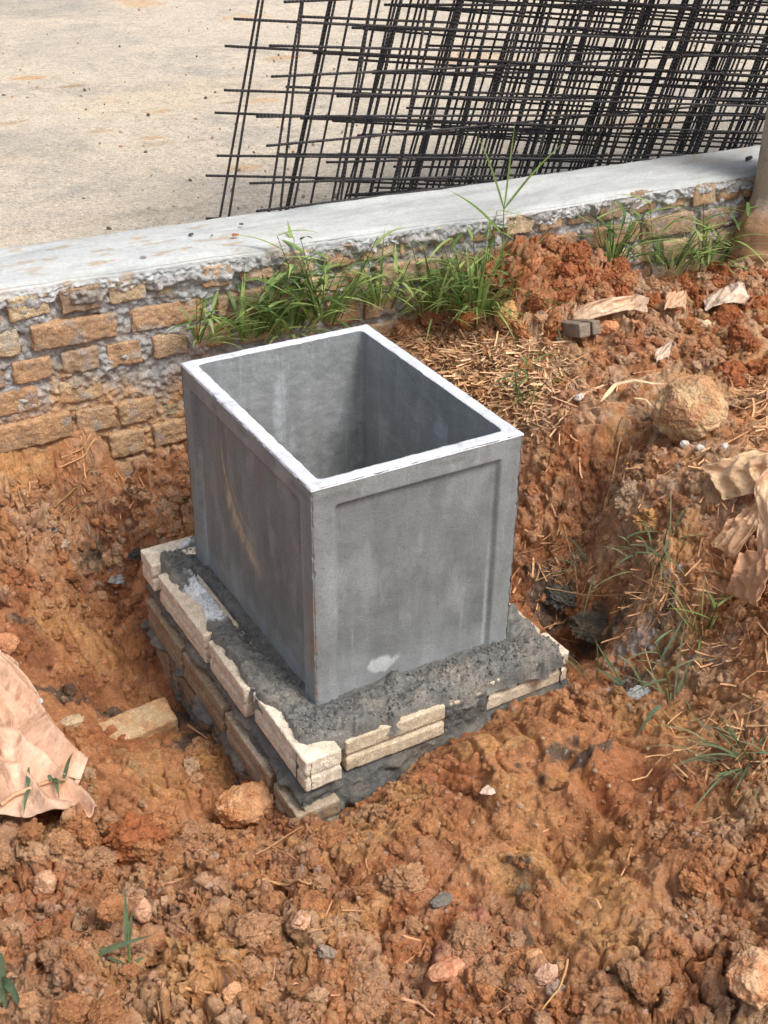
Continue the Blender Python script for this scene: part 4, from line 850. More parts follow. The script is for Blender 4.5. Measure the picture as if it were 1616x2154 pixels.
rock('stone', 97, 1868, .021, (204, 160, 128), 'pale angular stone in the loose clay at the lower left', 'stone', (1, .85, 1), 5, .3, .2, 15, flat=1, grp='stones in the clay')
rock('stone', 302, 1925, .018, (204, 158, 128), 'pinkish stone between clay lumps beside the upright grass blade', 'stone', (.8, .8, 1.1), 5, .4, .2, 16, flat=1, grp='stones in the clay')
rock('stone', 634, 1945, .015, (206, 162, 134), 'small pale stone in the clay left of the dark stone', 'stone', (1, .8, .8), 4, .3, .2, 17, flat=1, grp='stones in the clay')
rock('stone', 490, 2100, .018, (206, 158, 118), 'pale angular stone at the bottom edge beside a twig', 'stone', (1, .8, .9), 5, .3, .2, 18, flat=1, grp='stones in the clay')
rock('stone', 928, 1900, .015, (122, 116, 106), 'dark grey stone half sunk in the front clay mound', 'stone', (1.2, .8, .7), 5, .4, .3, 19, (120, 112, 100), flat=1, grp='stones in the clay')
rock('stone', 1122, 2018, .014, (214, 160, 118), 'small tan stone beside the reddish streak in the front clay', 'stone', (1.2, .8, .6), 4, .3, .2, 20, flat=1, grp='stones in the clay')
rock('stone', 1150, 2055, .018, (206, 164, 138), 'pinkish stone under the crack at the bottom of the picture', 'stone', (1, .8, .8), 5, .3, .2, 21, flat=1, grp='stones in the clay')
rock('stone', 1100, 1880, .015, (128, 108, 86), 'brownish grey lump of stone right of the dark stone', 'stone', (.8, .8, 1), 5, .5, .3, 22, flat=1, grp='stones in the clay')
rock('stone', 940, 2040, .022, (200, 146, 114), 'broad red clay stone at the bottom of the mound', 'stone', (1.4, .8, .5), 5, .3, .45, 23, (184, 120, 86), grp='stones in the clay')
rock('stone', 1590, 2070, .036, (214, 172, 134), 'large cream lump in the bottom right corner', 'stone', (1.1, .9, .9), 5, .6, .3, 24, (206, 150, 110), grp='stones in the clay')
rock('stone', 1440, 938, .011, (214, 206, 196), 'white stone chip below the round boulder, left of a pair', 'stone chip', (1.1, .8, .8), 4, .2, .2, 25, flat=1, grp='white chips below the boulder')
rock('stone', 1473, 948, .011, (210, 204, 196), 'white stone chip below the round boulder, right of a pair', 'stone chip', (1, .9, .8), 4, .2, .2, 26, flat=1, grp='white chips below the boulder')
rock('stone', 1525, 945, .010, (206, 200, 192), 'pale chip further right of the pair below the boulder', 'stone chip', (1.2, .8, .8), 4, .2, .2, 27, flat=1, grp='white chips below the boulder')
rock('stone', 905, 680, .034, (150, 96, 72), 'dark red brick stone at the foot of the grass by the wall', 'stone', (1.1, .8, .8), 5, .4, .2, 28, flat=1)
rock('stone', 982, 685, .032, (190, 122, 76), 'orange angular lump between grass and box', 'stone', (1, .8, .8), 5, .5, .2, 29, flat=1)
rock('stone', 1065, 680, .038, (214, 170, 112), 'yellowish cream lump at the right of the big grass tuft', 'stone', (.8, .8, 1), 5, .7, .2, 30)
rock('stone', 1275, 700, .026, (200, 140, 100), 'orange tan lump just right of the grey wood block', 'stone', (1.2, .8, .8), 5, .4, .2, 31, flat=1)
rock('stone', 1485, 690, .017, (226, 196, 160), 'cream pebble lump below the torn plastic on the right', 'stone', (1, .8, .8), 4, .4, .2, 32)
rock('stone', 1220, 840, .012, (200, 190, 178), 'pale chip by the straw right of the box', 'stone', (1.2, .8, .8), 4, .3, .2, 33, flat=1)
rock('mortar_lump', 255, 1310 - 90, .018, (150, 152, 152), 'grey mortar splatter on the left pit slope', 'mortar lump', (1.6, 1, .4), 5, 1., .2, 34, (180, 186, 190))
rock('mortar_lump', 60, 1492, .026, (196, 202, 204), 'whitish mortar lump by the left plastic sheet', 'mortar lump', (1.2, .8, .6), 5, .8, .2, 35)
rock('mortar_lump', 150, 1522, .022, (196, 172, 140), 'beige mortar lump between plastic sheet and loose brick', 'mortar lump', (1.2, .8, .5), 5, .8, .3, 36)
rock('mortar_lump', 1340, 1470, .022, (176, 180, 182), 'pale grey mortar lump at the right end of the trench', 'mortar lump', (1.4, .9, .7), 5, 1., .3, 37, (150, 150, 148))
rock('mortar_heap', 1252, 1318, .062, (84, 78, 68), 'dark sandy mortar heap right of the chamber', 'mortar heap', (1.0, .85, .34), 6, .9, .35, 38, (104, 92, 76))
rock('mortar_heap', 1180, 1262, .040, (84, 82, 78), 'dark crumbled mortar behind the right corner of the base', 'mortar heap', (1.0, 1.1, .6), 6, .9, .3, 39, (100, 94, 86))
rock('mortar_heap', 300, 1165, .022, (70, 70, 68), 'black mortar crumb patch behind the rear left base brick', 'mortar heap', (1.6, .8, .5), 5, 1.1, .3, 40)
rock('mortar_lump', 320, 925, .040, (204, 184, 156), 'pale crumbly mortar lump fallen at the foot of the wall', 'mortar lump', (1.0, .8, .8), 6, 1.2, .1, 41, (196, 150, 108))
rock('mortar_lump', 360, 890, .040, (196, 176, 150), 'beige crumbly mortar lump against the wall beside the box', 'mortar lump', (.9, .8, 1.), 6, 1.2, .1, 42, (190, 146, 106))
rock('stone', 15, 1370, .030, (196, 140, 104), 'tan clay stone at the left edge above the plastic sheet', 'stone', (1, .8, .9), 5, .4, .2, 43, flat=1)
rock('stone', 845, 1606, .014, (206, 160, 130), 'small pinkish lump on the mound against the front base', 'stone', (1, .8, 1), 5, 1., .1, 44)
rock('stone', 900, 1578, .014, (204, 140, 112), 'second small lump on the mound edge under the front brick', 'stone', (1, .8, 1), 5, 1., .1, 45)
rock('stone', 235, 1115, .014, (190, 150, 120), 'small tan stone among the dry stems on the left slope', 'stone', (1.1, .8, .7), 4, .3, .2, 46, flat=1)
rock('stone', 1030, 1665, .012, (220, 190, 172), 'pale pink chip pressed into the smooth front clay', 'stone chip', (1.5, .9, .5), 4, .4, .2, 47, flat=1)
# loose brick in the pit
p = hit(285, 1540); V, Fc = rblock((.175, .08, .062), .0035, .007, .002, 90, 77, .002, .004, rz=0.02, tilt=(.12, -.05))
cc = mixc(np.broadcast_to(np.array(lin(198, 170, 134)), V.shape), np.array(lin(190, 148, 108)), ss(-.1, .3, fbm(V[:, 0] * 20, V[:, 1] * 20 + V[:, 2] * 20, 3, 681)) * .8)
o = mesh('loose_brick', V, Fc, MBR, col=cc); o.location = at(285, 1530, z=p[2] + .012) + np.array([0, 0, -.01]); tag(o, 'loose tan brick half buried in the pit left of the base', 'brick')
# grey wood block
p = hit(1230, 715); blk = empty('wood_block', p, 'short split grey wooden block end sticking from the soil on the right', 'wood block')
ca = np.array(lin(134, 120, 106))
for dx, w_ in ((-.0125, .030), (.0205, .022)):
    V, Fc = rblock((w_ * 1.15, .11, .036), .003, .003, .0008, 70, int(abs(dx) * 1000), 0, .003, (dx * 1.15, .03, .022), rz=-.1, tilt=(-.3, 0)); mesh('split_half', V, Fc, MWOOD, blk, col=ca * (1 + .15 * fbm(V[:, 0] * 160, V[:, 1] * 8, 3, 5))[:, None])

# ------------------------------------------------------------------ plants
def ribbon(pts, w, up=None, fold=.25, ns=3):
    """leaf blade along pts with widths w, slightly folded"""
    pts = np.asarray(pts); n = len(pts); t = np.gradient(pts, axis=0); t /= np.linalg.norm(t, axis=1, keepdims=True) + 1e-9
    u = np.array([0, 0, 1.]) if up is None else up; sd2 = np.cross(t, u); l = np.linalg.norm(sd2, axis=1, keepdims=True); sd2 = np.where(l > .05, sd2 / np.maximum(l, 1e-6), np.array([1., 0, 0])); nn_ = np.cross(sd2, t)
    V = []
    for k, a in enumerate((-1, 0, 1)): V.append(pts + sd2 * (a * w[:, None] / 2) + nn_ * (abs(a) * fold * w[:, None] / 2))
    V = np.stack(V, 1).reshape(-1, 3); return V, grid_faces(n, 3)
def tube(pts, r, ns=6):
    pts = np.asarray(pts); n = len(pts); r = np.broadcast_to(r, (n,)); t = np.gradient(pts, axis=0); t /= np.linalg.norm(t, axis=1, keepdims=True) + 1e-9
    a = np.cross(t, [0.3, .2, 1.]); a /= np.linalg.norm(a, axis=1, keepdims=True) + 1e-9; b = np.cross(t, a); an = np.arange(ns) * 2 * pi / ns
    V = (pts[:, None] + r[:, None, None] * (a[:, None] * np.cos(an)[None, :, None] + b[:, None] * np.sin(an)[None, :, None])).reshape(-1, 3)
    i = np.arange(n - 1)[:, None] * ns + np.arange(ns)[None]; j = np.arange(n - 1)[:, None] * ns + (np.arange(ns)[None] + 1) % ns
    return V, np.stack([i, j, j + ns, i + ns], -1).reshape(-1, 4)
def blade_path(p, d, Ln, curl, n=12):
    t = np.linspace(0, 1, n); d = np.array(d, float); h = np.array([d[0], d[1], 0]); 
    return p + d * (t * Ln)[:, None] + (np.array([0, 0, -1.]) * .9 + h * .25) * (curl * Ln * t ** 2)[:, None] + rng.normal(0, .012 * Ln, 3) * (np.sin(t * pi * rng.uniform(.6, 1.4)))[:, None]
def blade_w(n, w): t = np.linspace(0, 1, n); return w * np.maximum(.04, np.clip(t * 6 + .35, 0, 1) * (1 - t ** 2.2))
G1, G2, G3, G4 = [np.array(lin(*c)) for c in ((122, 148, 82), (92, 120, 66), (156, 176, 104), (182, 174, 120))]
def tuft(name, u, v, n, Lr, w, lb, spread=.9, stems=4, curl=.45, bias=(0, 0), cols=(G1, G2, G3), cat='grass tuft', par=None, drop=.0, grp='grass tufts along the wall', base_r=.03, p=None, dark=1.):
    p = hit(u, v) if p is None else np.array(p); r = empty(name, p, lb, cat, grp)
    mbl = MB(); mbs = MB()
    def blade(q, d, Ln, ww, cu):
        pts = blade_path(np.array(q), d, Ln, cu); V, Fc = ribbon(pts, blade_w(12, ww)); c = cols[rng.integers(len(cols))] * rng.uniform(.8, 1.2) * dark
        tip = np.repeat(np.linspace(0, 1, 12), 3)[:, None]; c = c * (1 - tip ** 4 * .3) + G4 * tip ** 4 * .3; mbl.add(V, Fc, c)
    for k in range(stems):
        a = rng.uniform(0, 2 * pi); q = np.array([cos(a), sin(a), 0]) * rng.uniform(0, base_r); d = np.array([cos(a) * .35 * spread + bias[0], sin(a) * .35 * spread + bias[1], 1.]); d /= np.linalg.norm(d)
        Ls_ = rng.uniform(.5, .9) * Lr[1]; pts = blade_path(q, d, Ls_, .1); V, Fc = tube(pts, np.linspace(.0016, .0008, 12)); mesh('stem', V, Fc, MLEAF, r, col=np.broadcast_to(G2 * .9 * np.array([1.2, 1, .9]), V.shape))
        for m in range(rng.integers(4, 7)):
            t = .25 + .75 * (m + 1) / 6; i = min(11, int(t * 11)); a2 = a + (m % 2) * pi + rng.normal(0, .5); e_ = rng.uniform(.15, .75)
            blade(pts[i], (cos(a2) * cos(e_), sin(a2) * cos(e_), sin(e_)), rng.uniform(*Lr) * .55, w * rng.uniform(.7, 1.1), curl * rng.uniform(.3, 1.2))
    for k in range(n):
        a = rng.uniform(0, 2 * pi); e_ = rng.uniform(.45, 1.35); q = np.array([cos(a), sin(a), 0]) * rng.uniform(0, base_r); d = np.array([cos(a) * cos(e_) * spread + bias[0], sin(a) * cos(e_) * spread + bias[1], sin(e_)]); d /= np.linalg.norm(d)
        blade(q, d, rng.uniform(*Lr), w * rng.uniform(.55, 1.1), curl * rng.uniform(.3, 1.3))
    o = mbl.build('foliage', MLEAF, r); o.location = (0, 0, 0)
    return r
def wpz(u, v, y): return at(u, v, y=y)
tuft('grass_tuft', 425, 715, 15, (0.085, 0.227), 0.0104, 'sparse grass tuft at the wall left of the box corner', bias=(.3, -.15), stems=3, p=wpz(420, 720, 1.02), base_r=.03)
tuft('grass_tuft', 520, 700, 28, (0.100, 0.260), 0.0117, 'leafy grass tuft against the wall behind the box rear corner', bias=(.2, -.15), stems=5, p=wpz(530, 715, .98), base_r=.06)
tuft('grass_tuft', 600, 690, 33, (0.100, 0.278), 0.0130, 'broad leaved grass tuft behind the middle of the rear rim', bias=(.1, -.15), stems=6, p=wpz(615, 700, .98), base_r=.06)
tuft('grass_tuft', 680, 640, 33, (0.127, 0.295), 0.0130, 'tall bright grass tuft overlapping the wall cap left of the big clump', bias=(0, -.1), stems=6, p=wpz(685, 672, .99), base_r=.05)
tuft('grass_tuft', 780, 600, 23, (0.100, 0.244), 0.0104, 'thin grass tuft standing before the wall between two thicker clumps', bias=(0, -.1), stems=4, p=wpz(800, 640, 1.0), base_r=.05)
tuft('grass_tuft', 900, 640, 44, (0.127, 0.295), 0.0104, 'left half of the dense green clump in front of the wall', bias=(0, -.1), stems=6, p=wpz(915, 655, .99), base_r=.07)
tuft('grass_tuft', 1000, 640, 150, (0.113, 0.313), 0.0097, 'densest dark green grass clump beside the red soil heap', bias=(.02, -.12), stems=7, p=wpz(1010, 640, .95), base_r=.10)
tuft('grass_tuft', 1085, 620, 50, (0.105, 0.264), 0.0090, 'right part of the densest clump, leaning over the red soil heap', bias=(.05, -.15), stems=4, p=wpz(1085, 625, .97), base_r=.06)
tuft('grass_tuft', 1290, 545, 28, (0.127, 0.278), 0.0117, 'grass tuft against the wall just right of the red soil peak', bias=(-.05, -.1), stems=3, p=wpz(1290, 545, 1.0), base_r=.05)
tuft('grass_tuft', 1400, 545, 28, (0.113, 0.260), 0.0104, 'low grass tuft in front of the wall left of the post', bias=(.05, -.1), stems=4, p=wpz(1410, 565, .98), base_r=.07)
tuft('grass_tuft', 1500, 540, 23, (0.142, 0.348), 0.0104, 'arching grass tuft reaching across the foot of the concrete post', bias=(.0, -.1), stems=5, p=wpz(1490, 565, .98), base_r=.06)
# the tall three-bladed shoot
p = wpz(1050, 620, .97); r = empty('grass_shoot', p, 'tall grass shoot whose three long blades rise above the wall cap', 'grass shoot', 'grass tufts along the wall'); mbl = MB(); mbs = MB()
q0 = wpz(1060, 440, .97) - p; V, Fc = tube(np.array([np.zeros(3), q0 * .5 + [.004, 0, 0], q0]), np.array([.002, .0018, .0014])); mbs.add(V, Fc, G1)
for (u, v, st) in [(1003, 280, q0), (1188, 298, q0), (1085, 250, q0), (945, 400, wpz(1055, 490, .97) - p)]:
    q1 = wpz(u, v, .95) - p; t = np.linspace(0, 1, 12)[:, None]; pts = st + (q1 - st) * t + np.array([0, 0, 1]) * .012 * np.sin(t * pi); V, Fc = ribbon(pts, blade_w(12, .0085), up=np.array([.3, -1, .3])); mbl.add(V, Fc, G1 * rng.uniform(.8, 1.1))
mbl.build('foliage', MLEAF, r); mbs.build('stem', MLEAF, r)
BG = [np.array(lin(*c)) for c in ((92, 112, 84), (104, 120, 88), (120, 128, 92))]
tuft('grass_tuft', 1380, 1190, 16, (.06, .15), .0065, 'blue green weed tuft on the right slope left of the torn plastic', bias=(-.15, -.1), stems=2, cols=BG, grp='weeds on the right slope', base_r=.06, curl=.6)
tuft('grass_tuft', 1410, 1130, 9, (.06, .13), .0055, 'small upright weed above the blue green tuft on the slope', bias=(0, 0), stems=0, cols=BG, grp='weeds on the right slope', base_r=.03)
tuft('grass_tuft', 1470, 1330, 8, (.10, .17), .006, 'long bladed weed in the middle of the right slope', bias=(-.1, .1), stems=1, cols=(G1, G3), grp='weeds on the right slope', base_r=.03)
tuft('grass_tuft', 1420, 1470, 14, (.08, .20), .006, 'sprawling weed at the right end of the trench', bias=(.25, 0), stems=1, cols=BG, grp='weeds on the right slope', base_r=.08, spread=1.4, curl=.6)
tuft('grass_tuft', 1580, 1600, 44, (.06, .15), .005, 'thick low weed clump at the right edge above the mound', bias=(-.15, .1), stems=3, cols=BG, grp='weeds on the right slope', base_r=.08, curl=.7, spread=1.3)
tuft('grass_tuft', 1250, 1440, 4, (.10, .14), .006, 'thin sprig standing in the trench right of the base', bias=(-.2, 0), stems=0, cols=BG, grp='weeds on the right slope', base_r=.02)
tuft('grass_tuft', 1110, 840, 14, (.08, .16), .007, 'green sprig among straw right of the box', bias=(.1, .1), stems=2, cols=(G1, BG[0]), grp='weeds by the straw', base_r=.04)
tuft('grass_tuft', 1180, 740, 8, (.06, .12), .006, 'flattened green blades left of the wood block', bias=(-.5, 0), stems=0, cols=(G1, BG[0]), grp='weeds by the straw', base_r=.05, curl=.9, spread=1.5)
tuft('grass_tuft', 1250, 1210, 5, (.10, .16), .006, 'dark lying blades above the mortar heap on the slope', bias=(-.3, .1), stems=0, cols=BG, grp='weeds on the right slope', base_r=.04, curl=.9, spread=1.6)
tuft('grass_tuft', 360, 850, 4, (.05, .10), .007, 'two green blades poking from behind the box left edge', bias=(-.5, 0), stems=0, cols=(G1, G2), grp='weeds by the box', base_r=.02, p=wpz(395, 860, .8))
tuft('grass_tuft', 130, 1080, 5, (.05, .09), .006, 'short bent blades lying on the left slope', bias=(.2, .1), stems=0, cols=(BG[0], G1), grp='weeds on the left slope', base_r=.05, curl=.9, spread=1.6)
def shoot(name, u, v, leaves, lb, stem_to=None, w=.008, grp=None):
    p = hit(u, v); r = empty(name, p - np.array([0, 0, .004]), lb, 'grass shoot', grp); mbl = MB()
    rr_ = ray(u, v); 
    def pt(a, b, dy=0.): # same depth as the root, towards the pixel
        d = ray(a, b); t = (p - CAM) @ RC[2] / (d @ RC[2]); q = CAM + d * t; return q - p + np.array([0, dy, 0])
    for (a0, b0, a1, b1, arch, wd) in leaves:
        s0, s1 = pt(a0, b0), pt(a1, b1); t = np.linspace(0, 1, 14)[:, None]; pts = s0 + (s1 - s0) * t + np.array([0, 0, 1]) * arch * np.sin(t * pi)
        V, Fc = ribbon(pts, blade_w(14, wd), up=-RC[2] * -1 + np.array([0, 0, .4]) + rng.normal(0, .2, 3)); mbl.add(V, Fc, BG[rng.integers(3)] * rng.uniform(.85, 1.1))
    mbl.build('foliage', MLEAF, r)
    if stem_to: V, Fc = tube(np.array([np.zeros(3), pt(*stem_to) * .5 + [.002, 0, 0], pt(*stem_to)]), .0015); mesh('stem', V, Fc, MLEAF, r, col=np.broadcast_to(G2, V.shape))
    return r
shoot('grass_shoot', 269, 2045, [(268,1990,262,1865,0,.009),(270,1980,279,1905,0,.007),(140,2030,322,1962,.004,.011),(268,2035,305,2008,.003,.007),(268,2030,220,2008,.003,.006)], 'young grass shoot with one long leaning blade in the lower left clay', (268, 1960))
shoot('grass_shoot', 4, 2154, [(4,2060,60,2154,.03,.014),(0,2000,14,2150,0,.012),(-20,2120,30,2060,.0,.010)], 'grass blades entering at the bottom left corner', None)
shoot('grass_shoot', 1310, 1440, [(1310,1440,1250,1340,0,.005),(1310,1440,1250,1400,.004,.007),(1330,1480,1300,1410,0,.007)], 'leaf sprig leaning over the trench beside the heap', (1270, 1370))
shoot('grass_shoot', 1330, 1560, [(1390,1480,1335,1555,.012,.008),(1450,1530,1440,1600,0,.006)], 'curved single blade hanging over the edge of the front mound', None)
# weed runner over the left plastic sheet
def runner(name, pix, r0, lb, c, cat='dry stem', lift=.006, leaves=(), grp=None, jit=.004, z=None):
    P0 = hit(*pix[0]); K = []
    for (u, v) in pix: K.append((hit(u, v) if z is None else at(u, v, z=z)) + [0, 0, lift])
    K = np.array(K); tk = np.linspace(0, 1, len(K)); t = np.linspace(0, 1, max(14, 6 * len(K)))
    # smooth the height so a stiff stem bridges the hollows
    pts = np.stack([np.interp(t, tk, K[:, i]) for i in range(3)], 1); ker = np.ones(5) / 5
    q = np.pad(pts, ((2, 2), (0, 0)), 'edge'); pts = np.stack([np.convolve(q[:, i], ker, 'valid') for i in range(3)], 1)
    pts += np.cumsum(rng.normal(0, jit * .25, pts.shape), 0) * .5
    pts[:, 2] = np.maximum(pts[:, 2], hz(pts[:, 0], pts[:, 1]) + r0 * .5) if z is None else pts[:, 2]
    b = pts[0].copy(); V, Fc = tube(pts - b, np.linspace(r0, r0 * .45, len(pts)))
    o = mesh(name, V, Fc, MDRY, col=np.broadcast_to(np.array(lin(*c)) * rng.uniform(.85, 1.1), V.shape)); o.location = b; return tag(o, lb, cat, grp)
g_ = 'dry roots and stems on the right slope'
runner('root', [(1400,1000),(1330,1020),(1230,1100),(1180,1180),(1150,1240)][0:1] + [(1340,960),(1290,1030),(1250,1120),(1200,1180)], .0022, 'long pale root running diagonally down the slope right of the box', (190, 142, 104), grp=g_)
runner('root', [(1616,890),(1560,925),(1480,965),(1400,1000),(1330,1075),(1265,1120)], .0026, 'long brown stem crossing below the round boulder', (180, 134, 96), grp=g_)
runner('root', [(1108,1000),(1130,1040),(1160,1075),(1190,1130),(1205,1190),(1215,1270)], .002, 'thin pale root hanging down beside the right box edge', (204, 160, 120), grp=g_)
runner('root', [(1328,940),(1318,990),(1300,1050)], .0035, 'thick short root piece standing on the slope right of the box', (192, 148, 112), grp=g_)
runner('root', [(1305,920),(1290,1010),(1270,1080),(1265,1110)], .002, 'thin curved root left of the thick short one', (196, 150, 110), grp=g_)
runner('root', [(1140,1240),(1240,1260),(1340,1255),(1420,1220)], .002, 'root arching below the blue green weed', (170, 140, 104), grp=g_)
runner('root', [(1410,1180),(1408,1240),(1390,1290),(1365,1330)], .002, 'root dangling below the weed on the right slope', (200, 150, 112), grp=g_)
runner('root', [(1380,1180),(1365,1240),(1345,1310)], .0018, 'second dangling root left of the first below the weed', (196, 148, 108), grp=g_)
runner('root', [(1490,1240),(1450,1300),(1440,1370),(1490,1395),(1560,1400)], .002, 'hooked root in the lower right slope', (200, 150, 110), grp=g_)
runner('root', [(1355,1365),(1375,1430),(1390,1470)], .0016, 'straight straw leaning at the white mortar streak', (206, 160, 118), grp=g_)
runner('root', [(1616,1600),(1580,1640),(1550,1690)], .003, 'thick dry stalk leaving at the right edge above the mound', (200, 164, 122), grp=g_)
runner('stem', [(120,990),(190,960),(240,965),(262,1000),(266,980)][:4], .0022, 'dry stem arching out at the wall foot on the left', (206, 160, 116), grp='dry stems on the left slope')
runner('stem', [(125,970),(200,940),(280,910),(370,885)], .0022, 'long dry stem lying along the wall foot', (190, 148, 110), grp='dry stems on the left slope')
runner('stem', [(200,985),(260,1010),(310,1050),(350,1100),(358,1140)], .002, 'long curved dry stem reaching down towards the rear base brick', (196, 140, 100), grp='dry stems on the left slope')
runner('stem', [(205,1010),(260,1030),(290,1060),(292,1095)], .0018, 'shorter curved stem inside the long one on the left slope', (196, 140, 100), grp='dry stems on the left slope')
runner('stem', [(0,925),(30,935),(38,990)], .0018, 'bent stem at the left edge by the wall foot', (176, 138, 104), grp='dry stems on the left slope')
runner('stem', [(0,1100),(40,1050),(95,1010)], .002, 'stem slanting across the far left slope', (180, 130, 96), grp='dry stems on the left slope')
runner('stem', [(110,1075),(160,1030),(210,968)], .0028, 'greenish dry stem between short blades on the left slope', (150, 124, 84), grp='dry stems on the left slope')
runner('stem', [(330,1095),(345,1020),(290,1115)], .0018, 'kinked straw on the left slope', (200, 150, 112), grp='dry stems on the left slope')
g_ = 'twigs lying on the front clay'
runner('twig', [(545,1855),(590,1865),(640,1872),(680,1875)], .003, 'pale twig lying level on the clay below the box corner', (188, 146, 102), grp=g_)
runner('twig', [(555,1780),(600,1800),(650,1828)], .0022, 'thin twig crossing another below the base corner', (190, 140, 98), grp=g_)
runner('twig', [(532,1805),(590,1775),(636,1745)], .002, 'straw slanting up across the thin twig', (196, 148, 104), grp=g_)
runner('twig', [(440,1760),(470,1740),(505,1712)], .0022, 'straw on the clay coated stone', (196, 146, 106), grp=g_)
runner('twig', [(320,1795),(350,1788),(385,1784)], .0035, 'short thick twig in the hollow left of centre', (196, 154, 118), grp=g_)
runner('twig', [(370,2078),(420,2092),(480,2105)], .003, 'twig beside the angular stone at the bottom', (186, 136, 96), grp=g_)
runner('twig', [(574,2002),(582,2050),(565,2100)], .002, 'upright wavy root fibre at the bottom centre', (198, 152, 118), grp=g_)
runner('twig', [(345,2070),(338,2130),(336,2154)], .0018, 'fibre running out at the bottom edge', (190, 140, 100), grp=g_)
runner('twig', [(1195,2020),(1180,2080),(1130,2145)], .0022, 'long thin grass stalk at the bottom right of centre', (186, 146, 96), grp=g_)
runner('twig', [(845,2105),(880,2120),(915,2150)], .0035, 'pale branched twig at the bottom middle', (200, 154, 120), grp=g_)
runner('twig', [(1030,2075),(1090,2110),(1150,2145)], .0012, 'fine straw left of the grass stalk', (176, 120, 80), grp=g_)
runner('twig', [(395,1528),(420,1545),(440,1562)], .0035, 'small twig on the dark mortar left of the base', (196, 164, 130), grp=g_)
runner('twig', [(770,1808),(771,1850)], .0016, 'tiny straw upright in the smooth clay', (190, 140, 100), grp=g_)
# pale dry leaf ribbons by the boulder
for lb, pix, w in [('bleached dry leaf ribbon lying over the left side of the boulder', [(1262,862),(1290,845),(1330,842),(1370,840),(1400,832)], .010), ('curled pale leaf ribbon hanging below the bleached one', [(1330,855),(1355,870),(1368,905),(1385,930),(1430,935)], .008)]:
    K = np.array([hit(u, v) + [0, 0, .022] for u, v in pix]); t = np.linspace(0, 1, 24); tk = np.linspace(0, 1, len(K)); pts = np.stack([np.interp(t, tk, K[:, i]) for i in range(3)], 1); pts[:, 2] = np.interp(t, [0, .5, 1], [pts[0, 2], pts[:, 2].max() + .01, pts[-1, 2] + .01])
    V, Fc = ribbon(pts - pts[0], blade_w(24, w) , fold=.5, up=np.array([.0, -.6, 1])); o = mesh('dry_leaf', V, Fc, MDRY, col=np.broadcast_to(np.array(lin(222, 196, 158)), V.shape)); o.location = pts[0]; tag(o, lb, 'dry leaf')
# straw litter, nobody could count it
mb = MB()
def straw(u, v, su, sv, n, Lr, w, tint, ang=None, lift=.012):
    for k in range(n):
        p = hit(np.clip(rng.normal(u, su), 5, 1612), rng.normal(v, sv))
        if infoot(p[0], p[1], .005): continue
        a = rng.uniform(0, 2 * pi) if ang is None else rng.normal(ang, .6); Ln = rng.uniform(*Lr); e_ = rng.normal(.0, .16); d = np.array([cos(a) * cos(e_), sin(a) * cos(e_), sin(e_)])
        t = np.linspace(-.5, .5, 7)[:, None]; pts = p + d * t * Ln + np.array([0, 0, lift * rng.random()]) + rng.normal(0, .025 * Ln, 3) * np.cos(t * pi)
        pts[:, 2] = np.maximum(pts[:, 2], hz(pts[:, 0], pts[:, 1]) + .001); c = np.array(lin(*tint)) * rng.uniform(.6, 1.45)
        if rng.random() < .75: V, Fc = ribbon(pts, np.full(7, w * rng.uniform(.5, 1.3)), fold=.5, up=rng.normal(size=3) * .4 + [0, 0, 1])
        else: V, Fc = tube(pts, w * .22, 5)
        mb.add(V, Fc, c)
straw(980, 800, 55, 40, 620, (.03, .10), .005, (192, 152, 112)); straw(1100, 820, 50, 45, 300, (.03, .09), .0045, (214, 176, 138)); straw(900, 720, 60, 20, 150, (.03, .09), .004, (180, 136, 98)); straw(1060, 760, 60, 25, 220, (.03, .09), .0045, (216, 180, 142))
straw(1200, 830, 70, 60, 90, (.02, .09), .0035, (200, 152, 112)); straw(1400, 1240, 90, 60, 120, (.03, .09), .003, (186, 142, 104)); straw(1150, 1200, 45, 60, 50, (.03, .08), .004, (190, 146, 108)); straw(1500, 1000, 80, 60, 70, (.02, .07), .003, (196, 150, 110))
straw(1500, 1560, 60, 60, 70, (.03, .08), .003, (190, 150, 108)); straw(240, 1040, 110, 50, 70, (.02, .07), .0025, (184, 136, 98)); straw(1590, 850, 40, 40, 60, (.03, .08), .004, (204, 160, 120)); straw(1500, 545, 60, 12, 40, (.03, .08), .003, (190, 150, 110)); straw(1000, 680, 60, 14, 80, (.03, .08), .004, (186, 146, 104))
straw(700, 1930, 380, 110, 50, (.015, .05), .0022, (196, 146, 106)); straw(1530, 1360, 50, 40, 40, (.03, .07), .003, (200, 156, 114))
tag(mb.build('straw_litter', MDRY), 'dry straw and dead grass strewn between the box and the soil heap', 'straw', kind='stuff')

